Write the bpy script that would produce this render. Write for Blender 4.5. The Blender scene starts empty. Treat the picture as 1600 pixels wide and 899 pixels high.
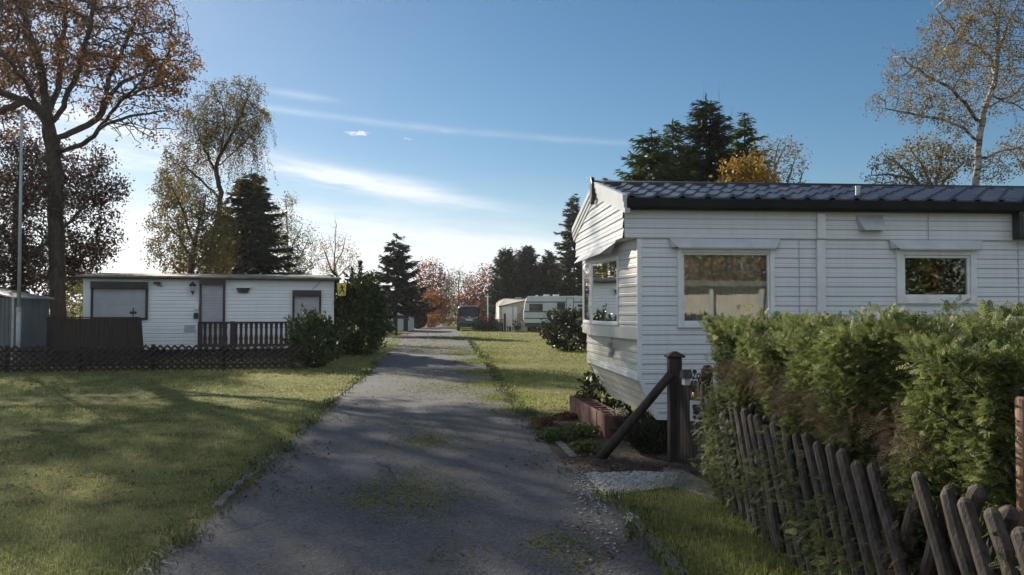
import bpy, math, random
import numpy as np
from mathutils import Vector

random.seed(7)
RNG = np.random.default_rng(11)
SC = bpy.context.scene
COL = SC.collection
R = math.radians

# ------------------------------------------------------------------ camera
FPX, PW, PH, EYE = 1256.0, 1600.0, 899.0, 1.5
PITCH = math.atan(37.5 / FPX)
cam_d = bpy.data.cameras.new('camera')
cam_d.sensor_width = 36.0
cam_d.lens = 36.0 * FPX / PW
cam_d.clip_start = 0.05
cam_d.clip_end = 6000
cam = bpy.data.objects.new('camera', cam_d)
COL.objects.link(cam)
cam.location = (0, 0, EYE)
cam.rotation_euler = (math.pi / 2 + PITCH, 0, 0)
SC.camera = cam

# ------------------------------------------------------------------ light
SUN_AZ, SUN_EL = R(37), R(25)          # azimuth to the left of straight ahead
SUN_DIR = Vector((-math.sin(SUN_AZ) * math.cos(SUN_EL), math.cos(SUN_AZ) * math.cos(SUN_EL), math.sin(SUN_EL)))
sd = bpy.data.lights.new('sun', 'SUN')
sd.energy = 5.0
sd.angle = R(0.53)
sd.color = (1.0, 0.90, 0.74)
sun = bpy.data.objects.new('sun', sd)
COL.objects.link(sun)
sun.rotation_euler = (-SUN_DIR).to_track_quat('-Z', 'Y').to_euler()
SC.view_settings.view_transform = 'Standard'
SC.view_settings.look = 'None'
SC.view_settings.exposure = 0.82
SC.view_settings.gamma = 1.0
SC.view_settings.use_curve_mapping = False


class NG:
    """tiny helper for node graphs"""
    def __init__(s, tree):
        s.t = tree
        s.l = tree.links

    def n(s, kind, **kw):
        nd = s.t.nodes.new(kind)
        for k, v in kw.items():
            setattr(nd, k, v)
        return nd

    def put(s, sock, v):
        if hasattr(v, 'is_linked') or hasattr(v, 'links'):
            s.l.new(v, sock)
        else:
            sock.default_value = v

    def m(s, op, a, b=None, c=None, clamp=False):
        nd = s.n('ShaderNodeMath', operation=op, use_clamp=clamp)
        s.put(nd.inputs[0], a)
        if b is not None:
            s.put(nd.inputs[1], b)
        if c is not None:
            s.put(nd.inputs[2], c)
        return nd.outputs[0]

    def ss(s, v, a, b):
        nd = s.n('ShaderNodeMapRange', interpolation_type='SMOOTHSTEP')
        s.put(nd.inputs[0], v)
        nd.inputs[1].default_value = a
        nd.inputs[2].default_value = b
        return nd.outputs[0]

    def noise(s, vec, scale, detail=4, rough=.55, dist=0.0):
        nd = s.n('ShaderNodeTexNoise')
        if vec is not None:
            s.l.new(vec, nd.inputs['Vector'])
        nd.inputs['Scale'].default_value = scale
        nd.inputs['Detail'].default_value = detail
        nd.inputs['Roughness'].default_value = rough
        nd.inputs['Distortion'].default_value = dist
        return nd.outputs[0]

    def xyz(s, x, y, z):
        nd = s.n('ShaderNodeCombineXYZ')
        for i, v in enumerate((x, y, z)):
            s.put(nd.inputs[i], v)
        return nd.outputs[0]

    def mix(s, fac, a, b, kind='MIX'):
        nd = s.n('ShaderNodeMix', data_type='RGBA', blend_type=kind)
        s.put(nd.inputs[0], fac)
        for k, v in ((6, a), (7, b)):
            if isinstance(v, tuple) and len(v) == 3:
                v = (*v, 1)
            s.put(nd.inputs[k], v)
        return nd.outputs[2]

    def ramp(s, fac, stops, mode='LINEAR'):
        nd = s.n('ShaderNodeValToRGB')
        cr = nd.color_ramp
        cr.interpolation = mode
        while len(cr.elements) < len(stops):
            cr.elements.new(0.5)
        for e, (p, c) in zip(cr.elements, stops):
            e.position = p
            e.color = (*c, 1) if len(c) == 3 else c
        s.put(nd.inputs[0], fac)
        return nd.outputs[0]


# ------------------------------------------------------------------ sky
def build_world():
    w = bpy.data.worlds.new('World')
    SC.world = w
    w.use_nodes = True
    w.node_tree.nodes.clear()
    g = NG(w.node_tree)
    sky = g.n('ShaderNodeTexSky', sky_type='NISHITA')
    sky.sun_disc = False
    sky.sun_elevation = SUN_EL
    sky.sun_rotation = -SUN_AZ
    sky.altitude = 400
    sky.air_density = 1.0
    sky.dust_density = 0.25
    sky.ozone_density = 2.6
    tc = g.n('ShaderNodeTexCoord')
    sp = g.n('ShaderNodeSeparateXYZ')
    g.l.new(tc.outputs['Generated'], sp.inputs[0])
    x, y, z = sp.outputs
    az = g.m('MULTIPLY', g.m('ARCTAN2', x, y), 57.2958)
    el = g.m('MULTIPLY', g.m('ARCSINE', z), 57.2958)
    # wispy high cloud: noise drawn out along the wind
    tilt = 0.105
    v = g.m('ADD', el, g.m('MULTIPLY', az, tilt))
    n1 = g.noise(g.xyz(g.m('MULTIPLY', az, .06), g.m('MULTIPLY', v, .42), 3.1), 1.0, 6, .6, .6)
    n2 = g.noise(g.xyz(g.m('MULTIPLY', az, .16), g.m('MULTIPLY', v, 1.1), 7.7), 1.0, 5, .6, .4)
    nn = g.m('ADD', g.m('MULTIPLY', n1, .65), g.m('MULTIPLY', n2, .35))

    def band(v0, w0, a0, a1, fade, amp, tl=None):
        vv = v if tl is None else g.m('ADD', el, g.m('MULTIPLY', az, tl))
        vv = g.m('ADD', vv, g.m('MULTIPLY', g.m('SUBTRACT', n2, .5), w0 * 1.6))
        d = g.m('DIVIDE', g.m('SUBTRACT', vv, v0), w0)
        b = g.m('POWER', 2.718, g.m('MULTIPLY', g.m('MULTIPLY', d, d), -1))
        ins = g.m('MULTIPLY', g.ss(az, a0 - fade, a0 + fade), g.m('SUBTRACT', 1, g.ss(az, a1 - fade, a1 + fade)))
        tex = g.m('ADD', .25, g.m('MULTIPLY', g.ss(nn, .38, .62), .9))
        return g.m('MULTIPLY', g.m('MULTIPLY', b, ins), g.m('MULTIPLY', tex, amp))

    streaks = [band(7.42, .60, -40, -4, 6, .95, .157), band(8.0, .9, -45, -8, 5, .35, .14), band(12.42, .22, -19, 6, 8, .30, .076), band(13.75, .25, -17.5, -13, 2, .26, .06),
               band(5.0, 1.2, -45, 6, 8, .55), band(4.4, .35, -6, 6, 4, .4, .05), band(8.0, 1.0, -60, -20, 3, 1.0, .08), band(11.2, .5, -60, -26, 4, .5, .05), band(3.0, 1.6, -60, 14, 9, .55)]
    tot = streaks[0]
    for b in streaks[1:]:
        tot = g.m('ADD', tot, b)
    low = g.m('MULTIPLY', g.m('SUBTRACT', 1, g.ss(el, 1.0, 10.5)), g.m('SUBTRACT', 1, g.ss(az, -12, 24)))
    tot = g.m('ADD', tot, g.m('MULTIPLY', low, g.m('ADD', .52, g.m('MULTIPLY', g.ss(nn, .35, .65), .5))))
    # two small bright puffs
    for (a0, e0, wa, we, amp) in ((-11.0, 12.35, .9, .19, 1.0), (-7.45, 12.1, .42, .10, .6)):
        da = g.m('DIVIDE', g.m('SUBTRACT', az, a0), wa)
        de = g.m('DIVIDE', g.m('SUBTRACT', el, e0), we)
        r2 = g.m('ADD', g.m('MULTIPLY', da, da), g.m('MULTIPLY', de, de))
        nz = g.noise(g.xyz(g.m('MULTIPLY', az, 3.2), g.m('MULTIPLY', el, 7.5), 1.3), 1.0, 6, .7)
        q = g.m('SUBTRACT', g.m('ADD', 1.0, g.m('MULTIPLY', g.m('SUBTRACT', nz, .5), 5.5)), r2)
        tot = g.m('ADD', tot, g.m('MULTIPLY', g.ss(q, -.1, 1.5), amp))
    # bright cloud bank added to the unseen sky behind the viewer to lift shaded walls
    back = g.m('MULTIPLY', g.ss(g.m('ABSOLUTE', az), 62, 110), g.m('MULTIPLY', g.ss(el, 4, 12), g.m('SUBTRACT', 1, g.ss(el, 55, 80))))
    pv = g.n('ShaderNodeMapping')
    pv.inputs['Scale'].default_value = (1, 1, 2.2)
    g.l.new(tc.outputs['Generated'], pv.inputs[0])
    fill_cloud = g.ss(g.noise(pv.outputs[0], 3.0, 6, .55, .3), .40, .60)
    tot = g.m('ADD', tot, g.m('MULTIPLY', back, fill_cloud))
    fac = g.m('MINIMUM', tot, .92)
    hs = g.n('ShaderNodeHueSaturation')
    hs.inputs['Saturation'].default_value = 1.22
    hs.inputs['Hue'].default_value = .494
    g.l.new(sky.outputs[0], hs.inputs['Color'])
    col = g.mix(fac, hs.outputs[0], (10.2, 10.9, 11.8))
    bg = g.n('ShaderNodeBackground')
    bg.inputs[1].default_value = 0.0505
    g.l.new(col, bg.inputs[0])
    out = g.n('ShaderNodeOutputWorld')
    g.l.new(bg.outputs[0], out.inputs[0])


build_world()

# ------------------------------------------------------------------ measuring helpers
CP, SP = math.cos(PITCH), math.sin(PITCH)


def ray(px, py):
    u, v = (px - PW / 2) / FPX, (PH / 2 - py) / FPX
    return Vector((u, CP - v * SP, SP + v * CP))


def at(px, py, Y):
    d = ray(px, py)
    t = Y / d.y
    return Vector((d.x * t, Y, EYE + d.z * t))


def gnd(px, py, z=0.0):
    d = ray(px, py)
    t = (z - EYE) / d.z
    return Vector((d.x * t, d.y * t, z))


class Frame:
    """upright local frame: origin on the ground, x along a wall, y away from the viewer"""
    def __init__(s, ox, oy, ang):
        s.o = Vector((ox, oy, 0))
        s.a = ang
        s.x = Vector((math.cos(ang), math.sin(ang), 0))
        s.y = Vector((-math.sin(ang), math.cos(ang), 0))

    def w(s, x, y, z=0.0):
        return s.o + s.x * x + s.y * y + Vector((0, 0, z))

    def loc(s, px, py, yl=0.0):
        d = ray(px, py)
        c = Vector((0, 0, EYE))
        p0 = s.o + s.y * yl
        t = (p0 - c).dot(s.y) / d.dot(s.y)
        p = c + d * t
        return (p - s.o).dot(s.x), p.z


# ------------------------------------------------------------------ objects
def tag(o, label=None, cat=None, group=None, kind=None):
    if label:
        o['label'] = label
    if cat:
        o['category'] = cat
    if group:
        o['group'] = group
    if kind:
        o['kind'] = kind
    return o


def empty(name, loc=(0, 0, 0), rz=0.0, label=None, cat=None, group=None):
    o = bpy.data.objects.new(name, None)
    o.empty_display_size = .2
    COL.objects.link(o)
    o.location = loc
    o.rotation_euler = (0, 0, rz)
    return tag(o, label, cat, group)


def link(name, me, mats, parent=None, smooth=False, bevel=0.0, seg=2):
    for m in (mats if isinstance(mats, (list, tuple)) else [mats]):
        me.materials.append(m)
    o = bpy.data.objects.new(name, me)
    COL.objects.link(o)
    if parent:
        o.parent = parent
    if smooth:
        me.polygons.foreach_set('use_smooth', [True] * len(me.polygons))
    if bevel:
        b = o.modifiers.new('bevel', 'BEVEL')
        b.width = bevel
        b.segments = seg
        b.limit_method = 'ANGLE'
        b.angle_limit = R(40)
    return o


def np_mesh(name, V, F, var=None):
    """fast mesh from an (n,3) array and an (m,k) array of equal sized faces"""
    V = np.ascontiguousarray(V, dtype=np.float32)
    F = np.ascontiguousarray(F, dtype=np.int32)
    me = bpy.data.meshes.new(name)
    me.vertices.add(len(V))
    me.vertices.foreach_set('co', V.ravel())
    k = F.shape[1]
    me.loops.add(F.size)
    me.loops.foreach_set('vertex_index', F.ravel())
    me.polygons.add(len(F))
    me.polygons.foreach_set('loop_start', np.arange(0, F.size, k, dtype=np.int32))
    try:
        me.polygons.foreach_set('loop_total', np.full(len(F), k, dtype=np.int32))
    except Exception:
        pass
    if var is not None:
        a = me.attributes.new('var', 'FLOAT', 'POINT')
        a.data.foreach_set('value', np.ascontiguousarray(var, dtype=np.float32))
    me.update(calc_edges=True)
    return me


class MB:
    """collects simple shapes and builds them as one mesh"""
    def __init__(s):
        s.v, s.f, s.mi = [], [], []

    def add(s, vs, fs, mi=0):
        b = len(s.v)
        s.v += [tuple(p) for p in vs]
        s.f += [tuple(i + b for i in f) for f in fs]
        s.mi += [mi] * len(fs)
        return s

    def box(s, x0, x1, y0, y1, z0, z1, mi=0):
        vs = [(x0, y0, z0), (x1, y0, z0), (x1, y1, z0), (x0, y1, z0), (x0, y0, z1), (x1, y0, z1), (x1, y1, z1), (x0, y1, z1)]
        fs = [(0, 3, 2, 1), (4, 5, 6, 7), (0, 1, 5, 4), (1, 2, 6, 5), (2, 3, 7, 6), (3, 0, 4, 7)]
        return s.add(vs, fs, mi)

    def prism(s, pts, vec, mi=0):
        n = len(pts)
        vec = Vector(vec)
        a = [Vector(p) for p in pts]
        vs = a + [p + vec for p in a]
        fs = [tuple(range(n))[::-1], tuple(range(n, 2 * n))]
        fs += [(i, (i + 1) % n, (i + 1) % n + n, i + n) for i in range(n)]
        return s.add(vs, fs, mi)

    def quad(s, *p, mi=0):
        return s.add(p, [tuple(range(len(p)))], mi)

    def tube(s, pts, rad, n=8, mi=0, cap=True):
        pts = [Vector(p) for p in pts]
        if not isinstance(rad, (list, tuple)):
            rad = [rad] * len(pts)
        u = None
        vs = []
        for i, p in enumerate(pts):
            t = (pts[min(i + 1, len(pts) - 1)] - pts[max(i - 1, 0)]).normalized()
            if u is None:
                ref = Vector((0, 0, 1)) if abs(t.z) < .9 else Vector((1, 0, 0))
                u = t.cross(ref).normalized()
            else:
                u = (u - t * u.dot(t)).normalized()
            w = t.cross(u)
            for k in range(n):
                a = 2 * math.pi * k / n
                vs.append(p + (u * math.cos(a) + w * math.sin(a)) * rad[i])
        fs = []
        for i in range(len(pts) - 1):
            for k in range(n):
                fs.append((i * n + k, i * n + (k + 1) % n, (i + 1) * n + (k + 1) % n, (i + 1) * n + k))
        if cap:
            fs.append(tuple(range(n))[::-1])
            fs.append(tuple(range((len(pts) - 1) * n, len(pts) * n)))
        return s.add(vs, fs, mi)

    def loft(s, rings, mi=0, cap=True):
        n = len(rings[0])
        vs = [p for r in rings for p in r]
        fs = []
        for i in range(len(rings) - 1):
            for k in range(n):
                fs.append((i * n + k, i * n + (k + 1) % n, (i + 1) * n + (k + 1) % n, (i + 1) * n + k))
        if cap:
            fs.append(tuple(range(n))[::-1])
            fs.append(tuple(range((len(rings) - 1) * n, len(rings) * n)))
        return s.add(vs, fs, mi)

    def build(s, name, mats, parent=None, smooth=False, bevel=0.0, seg=2):
        me = bpy.data.meshes.new(name)
        me.from_pydata(s.v, [], s.f)
        me.update()
        if any(s.mi):
            me.polygons.foreach_set('material_index', s.mi)
        return link(name, me, mats, parent, smooth, bevel, seg)


# ------------------------------------------------------------------ materials
def pmat(name, base=(.5, .5, .5), rough=.6, metal=0.0, spec=.5, coat=0.0):
    m = bpy.data.materials.new(name)
    m.use_nodes = True
    p = m.node_tree.nodes['Principled BSDF']
    p.inputs['Base Color'].default_value = (*base, 1)
    p.inputs['Roughness'].default_value = rough
    p.inputs['Metallic'].default_value = metal
    p.inputs['Specular IOR Level'].default_value = spec
    p.inputs['Coat Weight'].default_value = coat
    return m, p, NG(m.node_tree)


def objco(g, sc=(1, 1, 1)):
    tc = g.n('ShaderNodeTexCoord')
    mp = g.n('ShaderNodeMapping')
    mp.inputs['Scale'].default_value = sc
    g.l.new(tc.outputs['Object'], mp.inputs[0])
    return mp.outputs[0]


def bump(g, p, h, strength=.4, dist=.01):
    b = g.n('ShaderNodeBump')
    b.inputs['Strength'].default_value = strength
    b.inputs['Distance'].default_value = dist
    g.l.new(h, b.inputs['Height'])
    g.l.new(b.outputs[0], p.inputs['Normal'])


def noisy(name, a, b, scale=6.0, sc=(1, 1, 1), rough=.6, bmp=0.0, metal=0.0, spec=.5, lo=.35, hi=.65, detail=6, bscale=None, coat=0.0):
    m, p, g = pmat(name, a, rough, metal, spec, coat)
    co = objco(g, sc)
    n = g.noise(co, scale, detail, .6)
    g.l.new(g.mix(g.ss(n, lo, hi), a, b), p.inputs['Base Color'])
    if bmp:
        nb = g.noise(co, bscale or scale * 4, 5, .6)
        bump(g, p, nb, bmp)
    return m


def leafmat(name, cols, trans=.35, rough=.55, spec=.3):
    m = bpy.data.materials.new(name)
    m.use_nodes = True
    g = NG(m.node_tree)
    p = m.node_tree.nodes['Principled BSDF']
    out = m.node_tree.nodes['Material Output']
    at_ = g.n('ShaderNodeAttribute', attribute_name='var')
    n = len(cols)
    c = g.ramp(at_.outputs['Fac'], [(i / (n - 1), q) for i, q in enumerate(cols)])
    g.l.new(c, p.inputs['Base Color'])
    p.inputs['Roughness'].default_value = rough
    p.inputs['Specular IOR Level'].default_value = spec
    t = g.n('ShaderNodeBsdfTranslucent')
    g.l.new(c, t.inputs[0])
    mx = g.n('ShaderNodeMixShader')
    mx.inputs[0].default_value = trans
    g.l.new(p.outputs[0], mx.inputs[1])
    g.l.new(t.outputs[0], mx.inputs[2])
    g.l.new(mx.outputs[0], out.inputs[0])
    return m


M = {}
# painted aluminium siding, slightly dirty
def siding_mat(name, c, dirt, rough=.45):
    m, p, g = pmat(name, c, rough, 0, .45)
    co = objco(g, (1, 1, 1))
    n = g.noise(co, 2.2, 6, .65)
    st = g.noise(objco(g, (9, 9, .5)), 2.0, 5, .6)
    f = g.m('MULTIPLY', g.ss(g.m('ADD', g.m('MULTIPLY', n, .45), g.m('MULTIPLY', st, .55)), .42, .70), .5)
    g.l.new(g.mix(f, c, dirt), p.inputs['Base Color'])
    bump(g, p, g.noise(co, 3.0, 2, .5), .25, .006)
    return m


M['siding'] = siding_mat('cream_siding', (.69, .705, .73), (.57, .57, .565), .33)
M['siding_w'] = siding_mat('white_siding', (.80, .81, .82), (.68, .69, .69), .5)
M['upvc'] = noisy('white_upvc', (.80, .81, .82), (.70, .71, .71), 8, rough=.35)
M['trim'] = noisy('grey_trim', (.50, .51, .53), (.42, .43, .45), 5, rough=.35)
M['black'] = noisy('black_plastic', (.012, .012, .014), (.03, .03, .03), 6, rough=.4)
M['gutter'] = noisy('black_gutter', (.008, .008, .009), (.016, .016, .016), 4, rough=.6, spec=.2)
M['rooftile'] = noisy('dark_metal_tile', (.012, .017, .032), (.028, .032, .046), 3, rough=.30, spec=.6, bmp=.1)
M['roof_felt'] = noisy('grey_roof_sheet', (.20, .19, .17), (.12, .115, .10), 3, rough=.8, bmp=.3)
M['brown_metal'] = noisy('brown_shutter_metal', (.030, .020, .018), (.045, .03, .027), 5, rough=.5)
M['shutter'] = noisy('grey_shutter', (.50, .50, .53), (.43, .43, .46), 3, rough=.55)
M['dark_wood'] = noisy('dark_stained_wood', (.022, .015, .012), (.05, .033, .024), 3, (6, 6, .6), .75, .35)
M['old_wood'] = noisy('weathered_wood', (.030, .022, .019), (.085, .062, .05), 4, (8, 8, .7), .8, .5)
M['post_wood'] = noisy('brown_round_wood', (.10, .055, .032), (.2, .12, .07), 3, (9, 9, .6), .75, .4)
M['concrete'] = noisy('concrete', (.22, .21, .20), (.12, .115, .10), 5, rough=.9, bmp=.5, bscale=40)
M['redblock'] = noisy('red_concrete_block', (.20, .095, .075), (.13, .06, .05), 9, rough=.92, bmp=.8, bscale=70)
M['soil'] = noisy('dark_soil', (.022, .016, .012), (.05, .035, .025), 9, rough=.95, bmp=.9, bscale=30)
M['shedmetal'] = noisy('grey_green_metal', (.13, .15, .16), (.09, .10, .11), 2, (1, 1, .4), .5)
M['galv'] = noisy('galvanised_metal', (.42, .43, .44), (.30, .31, .32), 6, rough=.4, metal=.6)
M['polegrey'] = noisy('pale_pole_paint', (.42, .45, .47), (.33, .35, .37), 5, rough=.45)
M['iron'] = noisy('wrought_iron', (.015, .015, .016), (.03, .028, .026), 9, rough=.5)
M['caravan'] = noisy('caravan_white', (.62, .66, .66), (.54, .57, .56), 2, rough=.4)
M['stripe'] = noisy('dark_stripe', (.03, .04, .045), (.05, .05, .055), 3, rough=.5)
M['tent'] = noisy('beige_canvas', (.42, .37, .31), (.35, .31, .26), 3, rough=.9)
M['tent_w'] = noisy('white_canvas', (.68, .68, .66), (.58, .58, .56), 3, rough=.85)
M['van'] = noisy('dark_blue_paint', (.008, .010, .022), (.010, .013, .028), 2, rough=.25, coat=.6)
M['tyre'] = noisy('tyre_rubber', (.012, .012, .012), (.025, .025, .025), 8, rough=.85)
M['chrome'] = noisy('chrome', (.6, .6, .62), (.5, .5, .52), 5, rough=.15, metal=1.0)
M['redlens'] = noisy('red_lens', (.5, .012, .01), (.38, .01, .01), 8, rough=.2)
M['plate'] = noisy('number_plate_white', (.75, .75, .74), (.66, .66, .65), 8, rough=.4)
M['yellow'] = noisy('yellow_sign', (.75, .62, .06), (.62, .52, .07), 6, rough=.5)
M['signblack'] = noisy('sign_black', (.012, .012, .012), (.02, .02, .02), 8, rough=.6)
M['signwhite'] = noisy('sign_white', (.62, .60, .56), (.5, .48, .44), 8, rough=.6)
M['curtain'] = noisy('net_curtain', (.34, .34, .31), (.27, .27, .25), 3, (8, 8, .5), .9)
M['interior'] = noisy('interior_panel', (.20, .15, .10), (.14, .10, .07), 3, rough=.8)
M['brass'] = noisy('brass', (.45, .30, .08), (.35, .22, .06), 6, rough=.4, metal=.7)
M['bark_oak'] = noisy('oak_bark', (.030, .023, .018), (.07, .052, .04), 5, (3, 3, .7), .9, .8, bscale=14)
M['bark_dark'] = noisy('dark_bark', (.035, .026, .02), (.07, .055, .045), 6, (3, 3, .7), .9, .5)
M['twig_grey'] = noisy('grey_twigs', (.14, .12, .11), (.20, .175, .16), 5, rough=.9)
M['twig_red'] = noisy('reddish_twigs', (.13, .085, .075), (.19, .13, .11), 5, rough=.9)


def birch_bark():
    m, p, g = pmat('birch_bark', (.6, .58, .54), .7)
    co = objco(g, (1.2, 1.2, 4))
    n = g.noise(co, 2.4, 5, .65)
    n2 = g.noise(objco(g, (1, 1, 1)), .8, 3, .5)
    f = g.ss(g.m('ADD', g.m('MULTIPLY', n, .7), g.m('MULTIPLY', n2, .3)), .47, .56)
    g.l.new(g.mix(f, (.30, .285, .26), (.05, .04, .035)), p.inputs['Base Color'])
    return m


M['bark_birch'] = birch_bark()


def glass_mat(name, ior, tint):
    m = bpy.data.materials.new(name)
    m.use_nodes = True
    nt = m.node_tree
    nt.nodes.clear()
    g = NG(nt)
    fr = g.n('ShaderNodeFresnel')
    fr.inputs[0].default_value = ior
    gl = g.n('ShaderNodeBsdfGlossy')
    gl.inputs['Roughness'].default_value = .015
    gl.inputs['Color'].default_value = (.95, .95, .93, 1)
    co = objco(g)
    b = g.n('ShaderNodeBump')
    b.inputs['Strength'].default_value = .05
    b.inputs['Distance'].default_value = .02
    g.l.new(g.noise(co, 1.6, 2, .5), b.inputs['Height'])
    g.l.new(b.outputs[0], gl.inputs['Normal'])
    tr = g.n('ShaderNodeBsdfTransparent')
    tr.inputs[0].default_value = (*tint, 1)
    mx = g.n('ShaderNodeMixShader')
    g.l.new(fr.outputs[0], mx.inputs[0])
    g.l.new(tr.outputs[0], mx.inputs[1])
    g.l.new(gl.outputs[0], mx.inputs[2])
    out = g.n('ShaderNodeOutputMaterial')
    g.l.new(mx.outputs[0], out.inputs[0])
    return m


M['glass'] = glass_mat('window_glass', 2.5, (.86, .88, .86))
M['darkglass'] = noisy('dark_glass', (.006, .008, .012), (.012, .014, .018), 2, rough=.12, spec=.25)


def ground_mat():
    m, p, g = pmat('lawn_soil', (.06, .08, .02), .95, 0, .15)
    co = objco(g)
    big = g.noise(co, .35, 4, .6)
    mid = g.noise(co, 2.3, 5, .65)
    fine = g.noise(co, 38, 3, .6)
    c1 = g.mix(g.ss(big, .35, .65), (.18, .195, .065), (.27, .25, .09))
    c2 = g.mix(g.ss(mid, .42, .72), c1, (.085, .062, .028))
    c3 = g.mix(g.m('MULTIPLY', g.ss(fine, .4, .7), .6), c2, (.035, .040, .012))
    g.l.new(c3, p.inputs['Base Color'])
    bump(g, p, g.noise(co, 22, 4, .7), .9, .05)
    return m


def asphalt_mat():
    m, p, g = pmat('old_asphalt', (.08, .08, .08), .9, 0, .25)
    co = objco(g)
    big = g.noise(co, .5, 5, .6)
    mid = g.noise(co, 3.5, 5, .65)
    fine = g.noise(co, 120, 2, .7)
    grit = g.n('ShaderNodeTexVoronoi')
    g.l.new(co, grit.inputs['Vector'])
    grit.inputs['Scale'].default_value = 62
    bwn = g.n('ShaderNodeRGBToBW')
    g.l.new(grit.outputs['Color'], bwn.inputs[0])
    track = g.noise(objco(g, (1.3, .05, 1)), 1.4, 3, .5)
    crk = g.n('ShaderNodeTexVoronoi', feature='DISTANCE_TO_EDGE')
    wv = g.n('ShaderNodeVectorMath', operation='ADD')
    wn = g.n('ShaderNodeTexNoise')
    wn.inputs['Scale'].default_value = 1.7
    g.l.new(co, wn.inputs['Vector'])
    g.l.new(co, wv.inputs[0])
    g.l.new(wn.outputs['Color'], wv.inputs[1])
    g.l.new(wv.outputs[0], crk.inputs['Vector'])
    crk.inputs['Scale'].default_value = .42
    c1 = g.mix(g.ss(big, .3, .7), (.080, .079, .086), (.130, .127, .134))
    c2 = g.mix(g.m('MULTIPLY', g.ss(mid, .42, .72), .7), c1, (.090, .084, .082))
    c3 = g.mix(g.m('MULTIPLY', g.ss(fine, .48, .75), .45), c2, (.24, .235, .235))
    sp_ = g.noise(co, 26, 3, .75)
    c3 = g.mix(g.m('MULTIPLY', g.ss(sp_, .52, .72), .55), c3, (.07, .066, .066))
    c3 = g.mix(g.m('MULTIPLY', g.ss(bwn.outputs[0], .62, .80), .30), c3, (.26, .255, .25))
    c3 = g.mix(g.m('MULTIPLY', g.m('SUBTRACT', 1, g.ss(bwn.outputs[0], .20, .36)), .35), c3, (.05, .048, .05))
    c3 = g.mix(g.m('MULTIPLY', g.ss(track, .45, .7), .35), c3, (.075, .072, .072))
    c3 = g.mix(g.m('MULTIPLY', g.m('MULTIPLY', g.m('SUBTRACT', 1, g.ss(crk.outputs['Distance'], .002, .012)), g.ss(big, .45, .6)), .8), c3, (.035, .035, .03))
    # moss settled in patches
    moss = g.m('MULTIPLY', g.ss(g.noise(co, .9, 6, .7, .4), .60, .72), g.ss(g.noise(co, 11, 4, .7), .42, .62))
    c4 = g.mix(g.m('MULTIPLY', moss, .8), c3, (.13, .135, .045))
    g.l.new(c4, p.inputs['Base Color'])
    h = g.m('ADD', g.m('MULTIPLY', grit.outputs['Distance'], .6), g.m('MULTIPLY', g.noise(co, 30, 4, .7), .8))
    bump(g, p, h, .8, .012)
    return m


M['ground'] = ground_mat()
M['asphalt'] = asphalt_mat()
M['hill'] = noisy('far_hill', (.07, .10, .10), (.10, .12, .11), .05, rough=1.0)

# ------------------------------------------------------------------ foliage tools
def unit(a):
    return a / np.maximum(np.linalg.norm(a, axis=-1, keepdims=True), 1e-9)


def kites(c, d, nrm, L, W, bend=0.0):
    """leaf shaped quads: base, side, tip, side"""
    d = unit(d)
    s = unit(np.cross(d, nrm))
    n2 = np.cross(s, d)
    L = np.broadcast_to(L, (len(c),))[:, None]
    W = np.broadcast_to(W, (len(c),))[:, None]
    b = c - d * L * .5
    t = c + d * L * .5
    mid = c - d * L * .05 + n2 * (bend * L)
    V = np.stack([b, mid + s * W * .5, t, mid - s * W * .5], 1).reshape(-1, 3)
    F = np.arange(len(V)).reshape(-1, 4)
    return V, F


def rdir(n):
    return unit(RNG.normal(size=(n, 3)))


def leaf_cloud(c, L, W, droop=.3, out=None, outw=0.0):
    n = len(c)
    d = rdir(n)
    d[:, 2] -= droop
    if out is not None:
        d = d + out * outw
    nr = rdir(n)
    s = RNG.uniform(.6, 1.35, n)
    return kites(c, d, nr, L * s, W * s, .08)


def merge(parts):
    V, F, A, b = [], [], [], 0
    for (v, f, a) in parts:
        V.append(v)
        F.append(f + b)
        A.append(a)
        b += len(v)
    return np.concatenate(V), np.concatenate(F), np.concatenate(A)


def resample(pts, step):
    out = [Vector(pts[0])]
    for a, b in zip(pts[:-1], pts[1:]):
        a, b = Vector(a), Vector(b)
        n = max(1, round((b - a).length / step))
        for i in range(1, n + 1):
            out.append(a.lerp(b, i / n))
    return out


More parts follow.
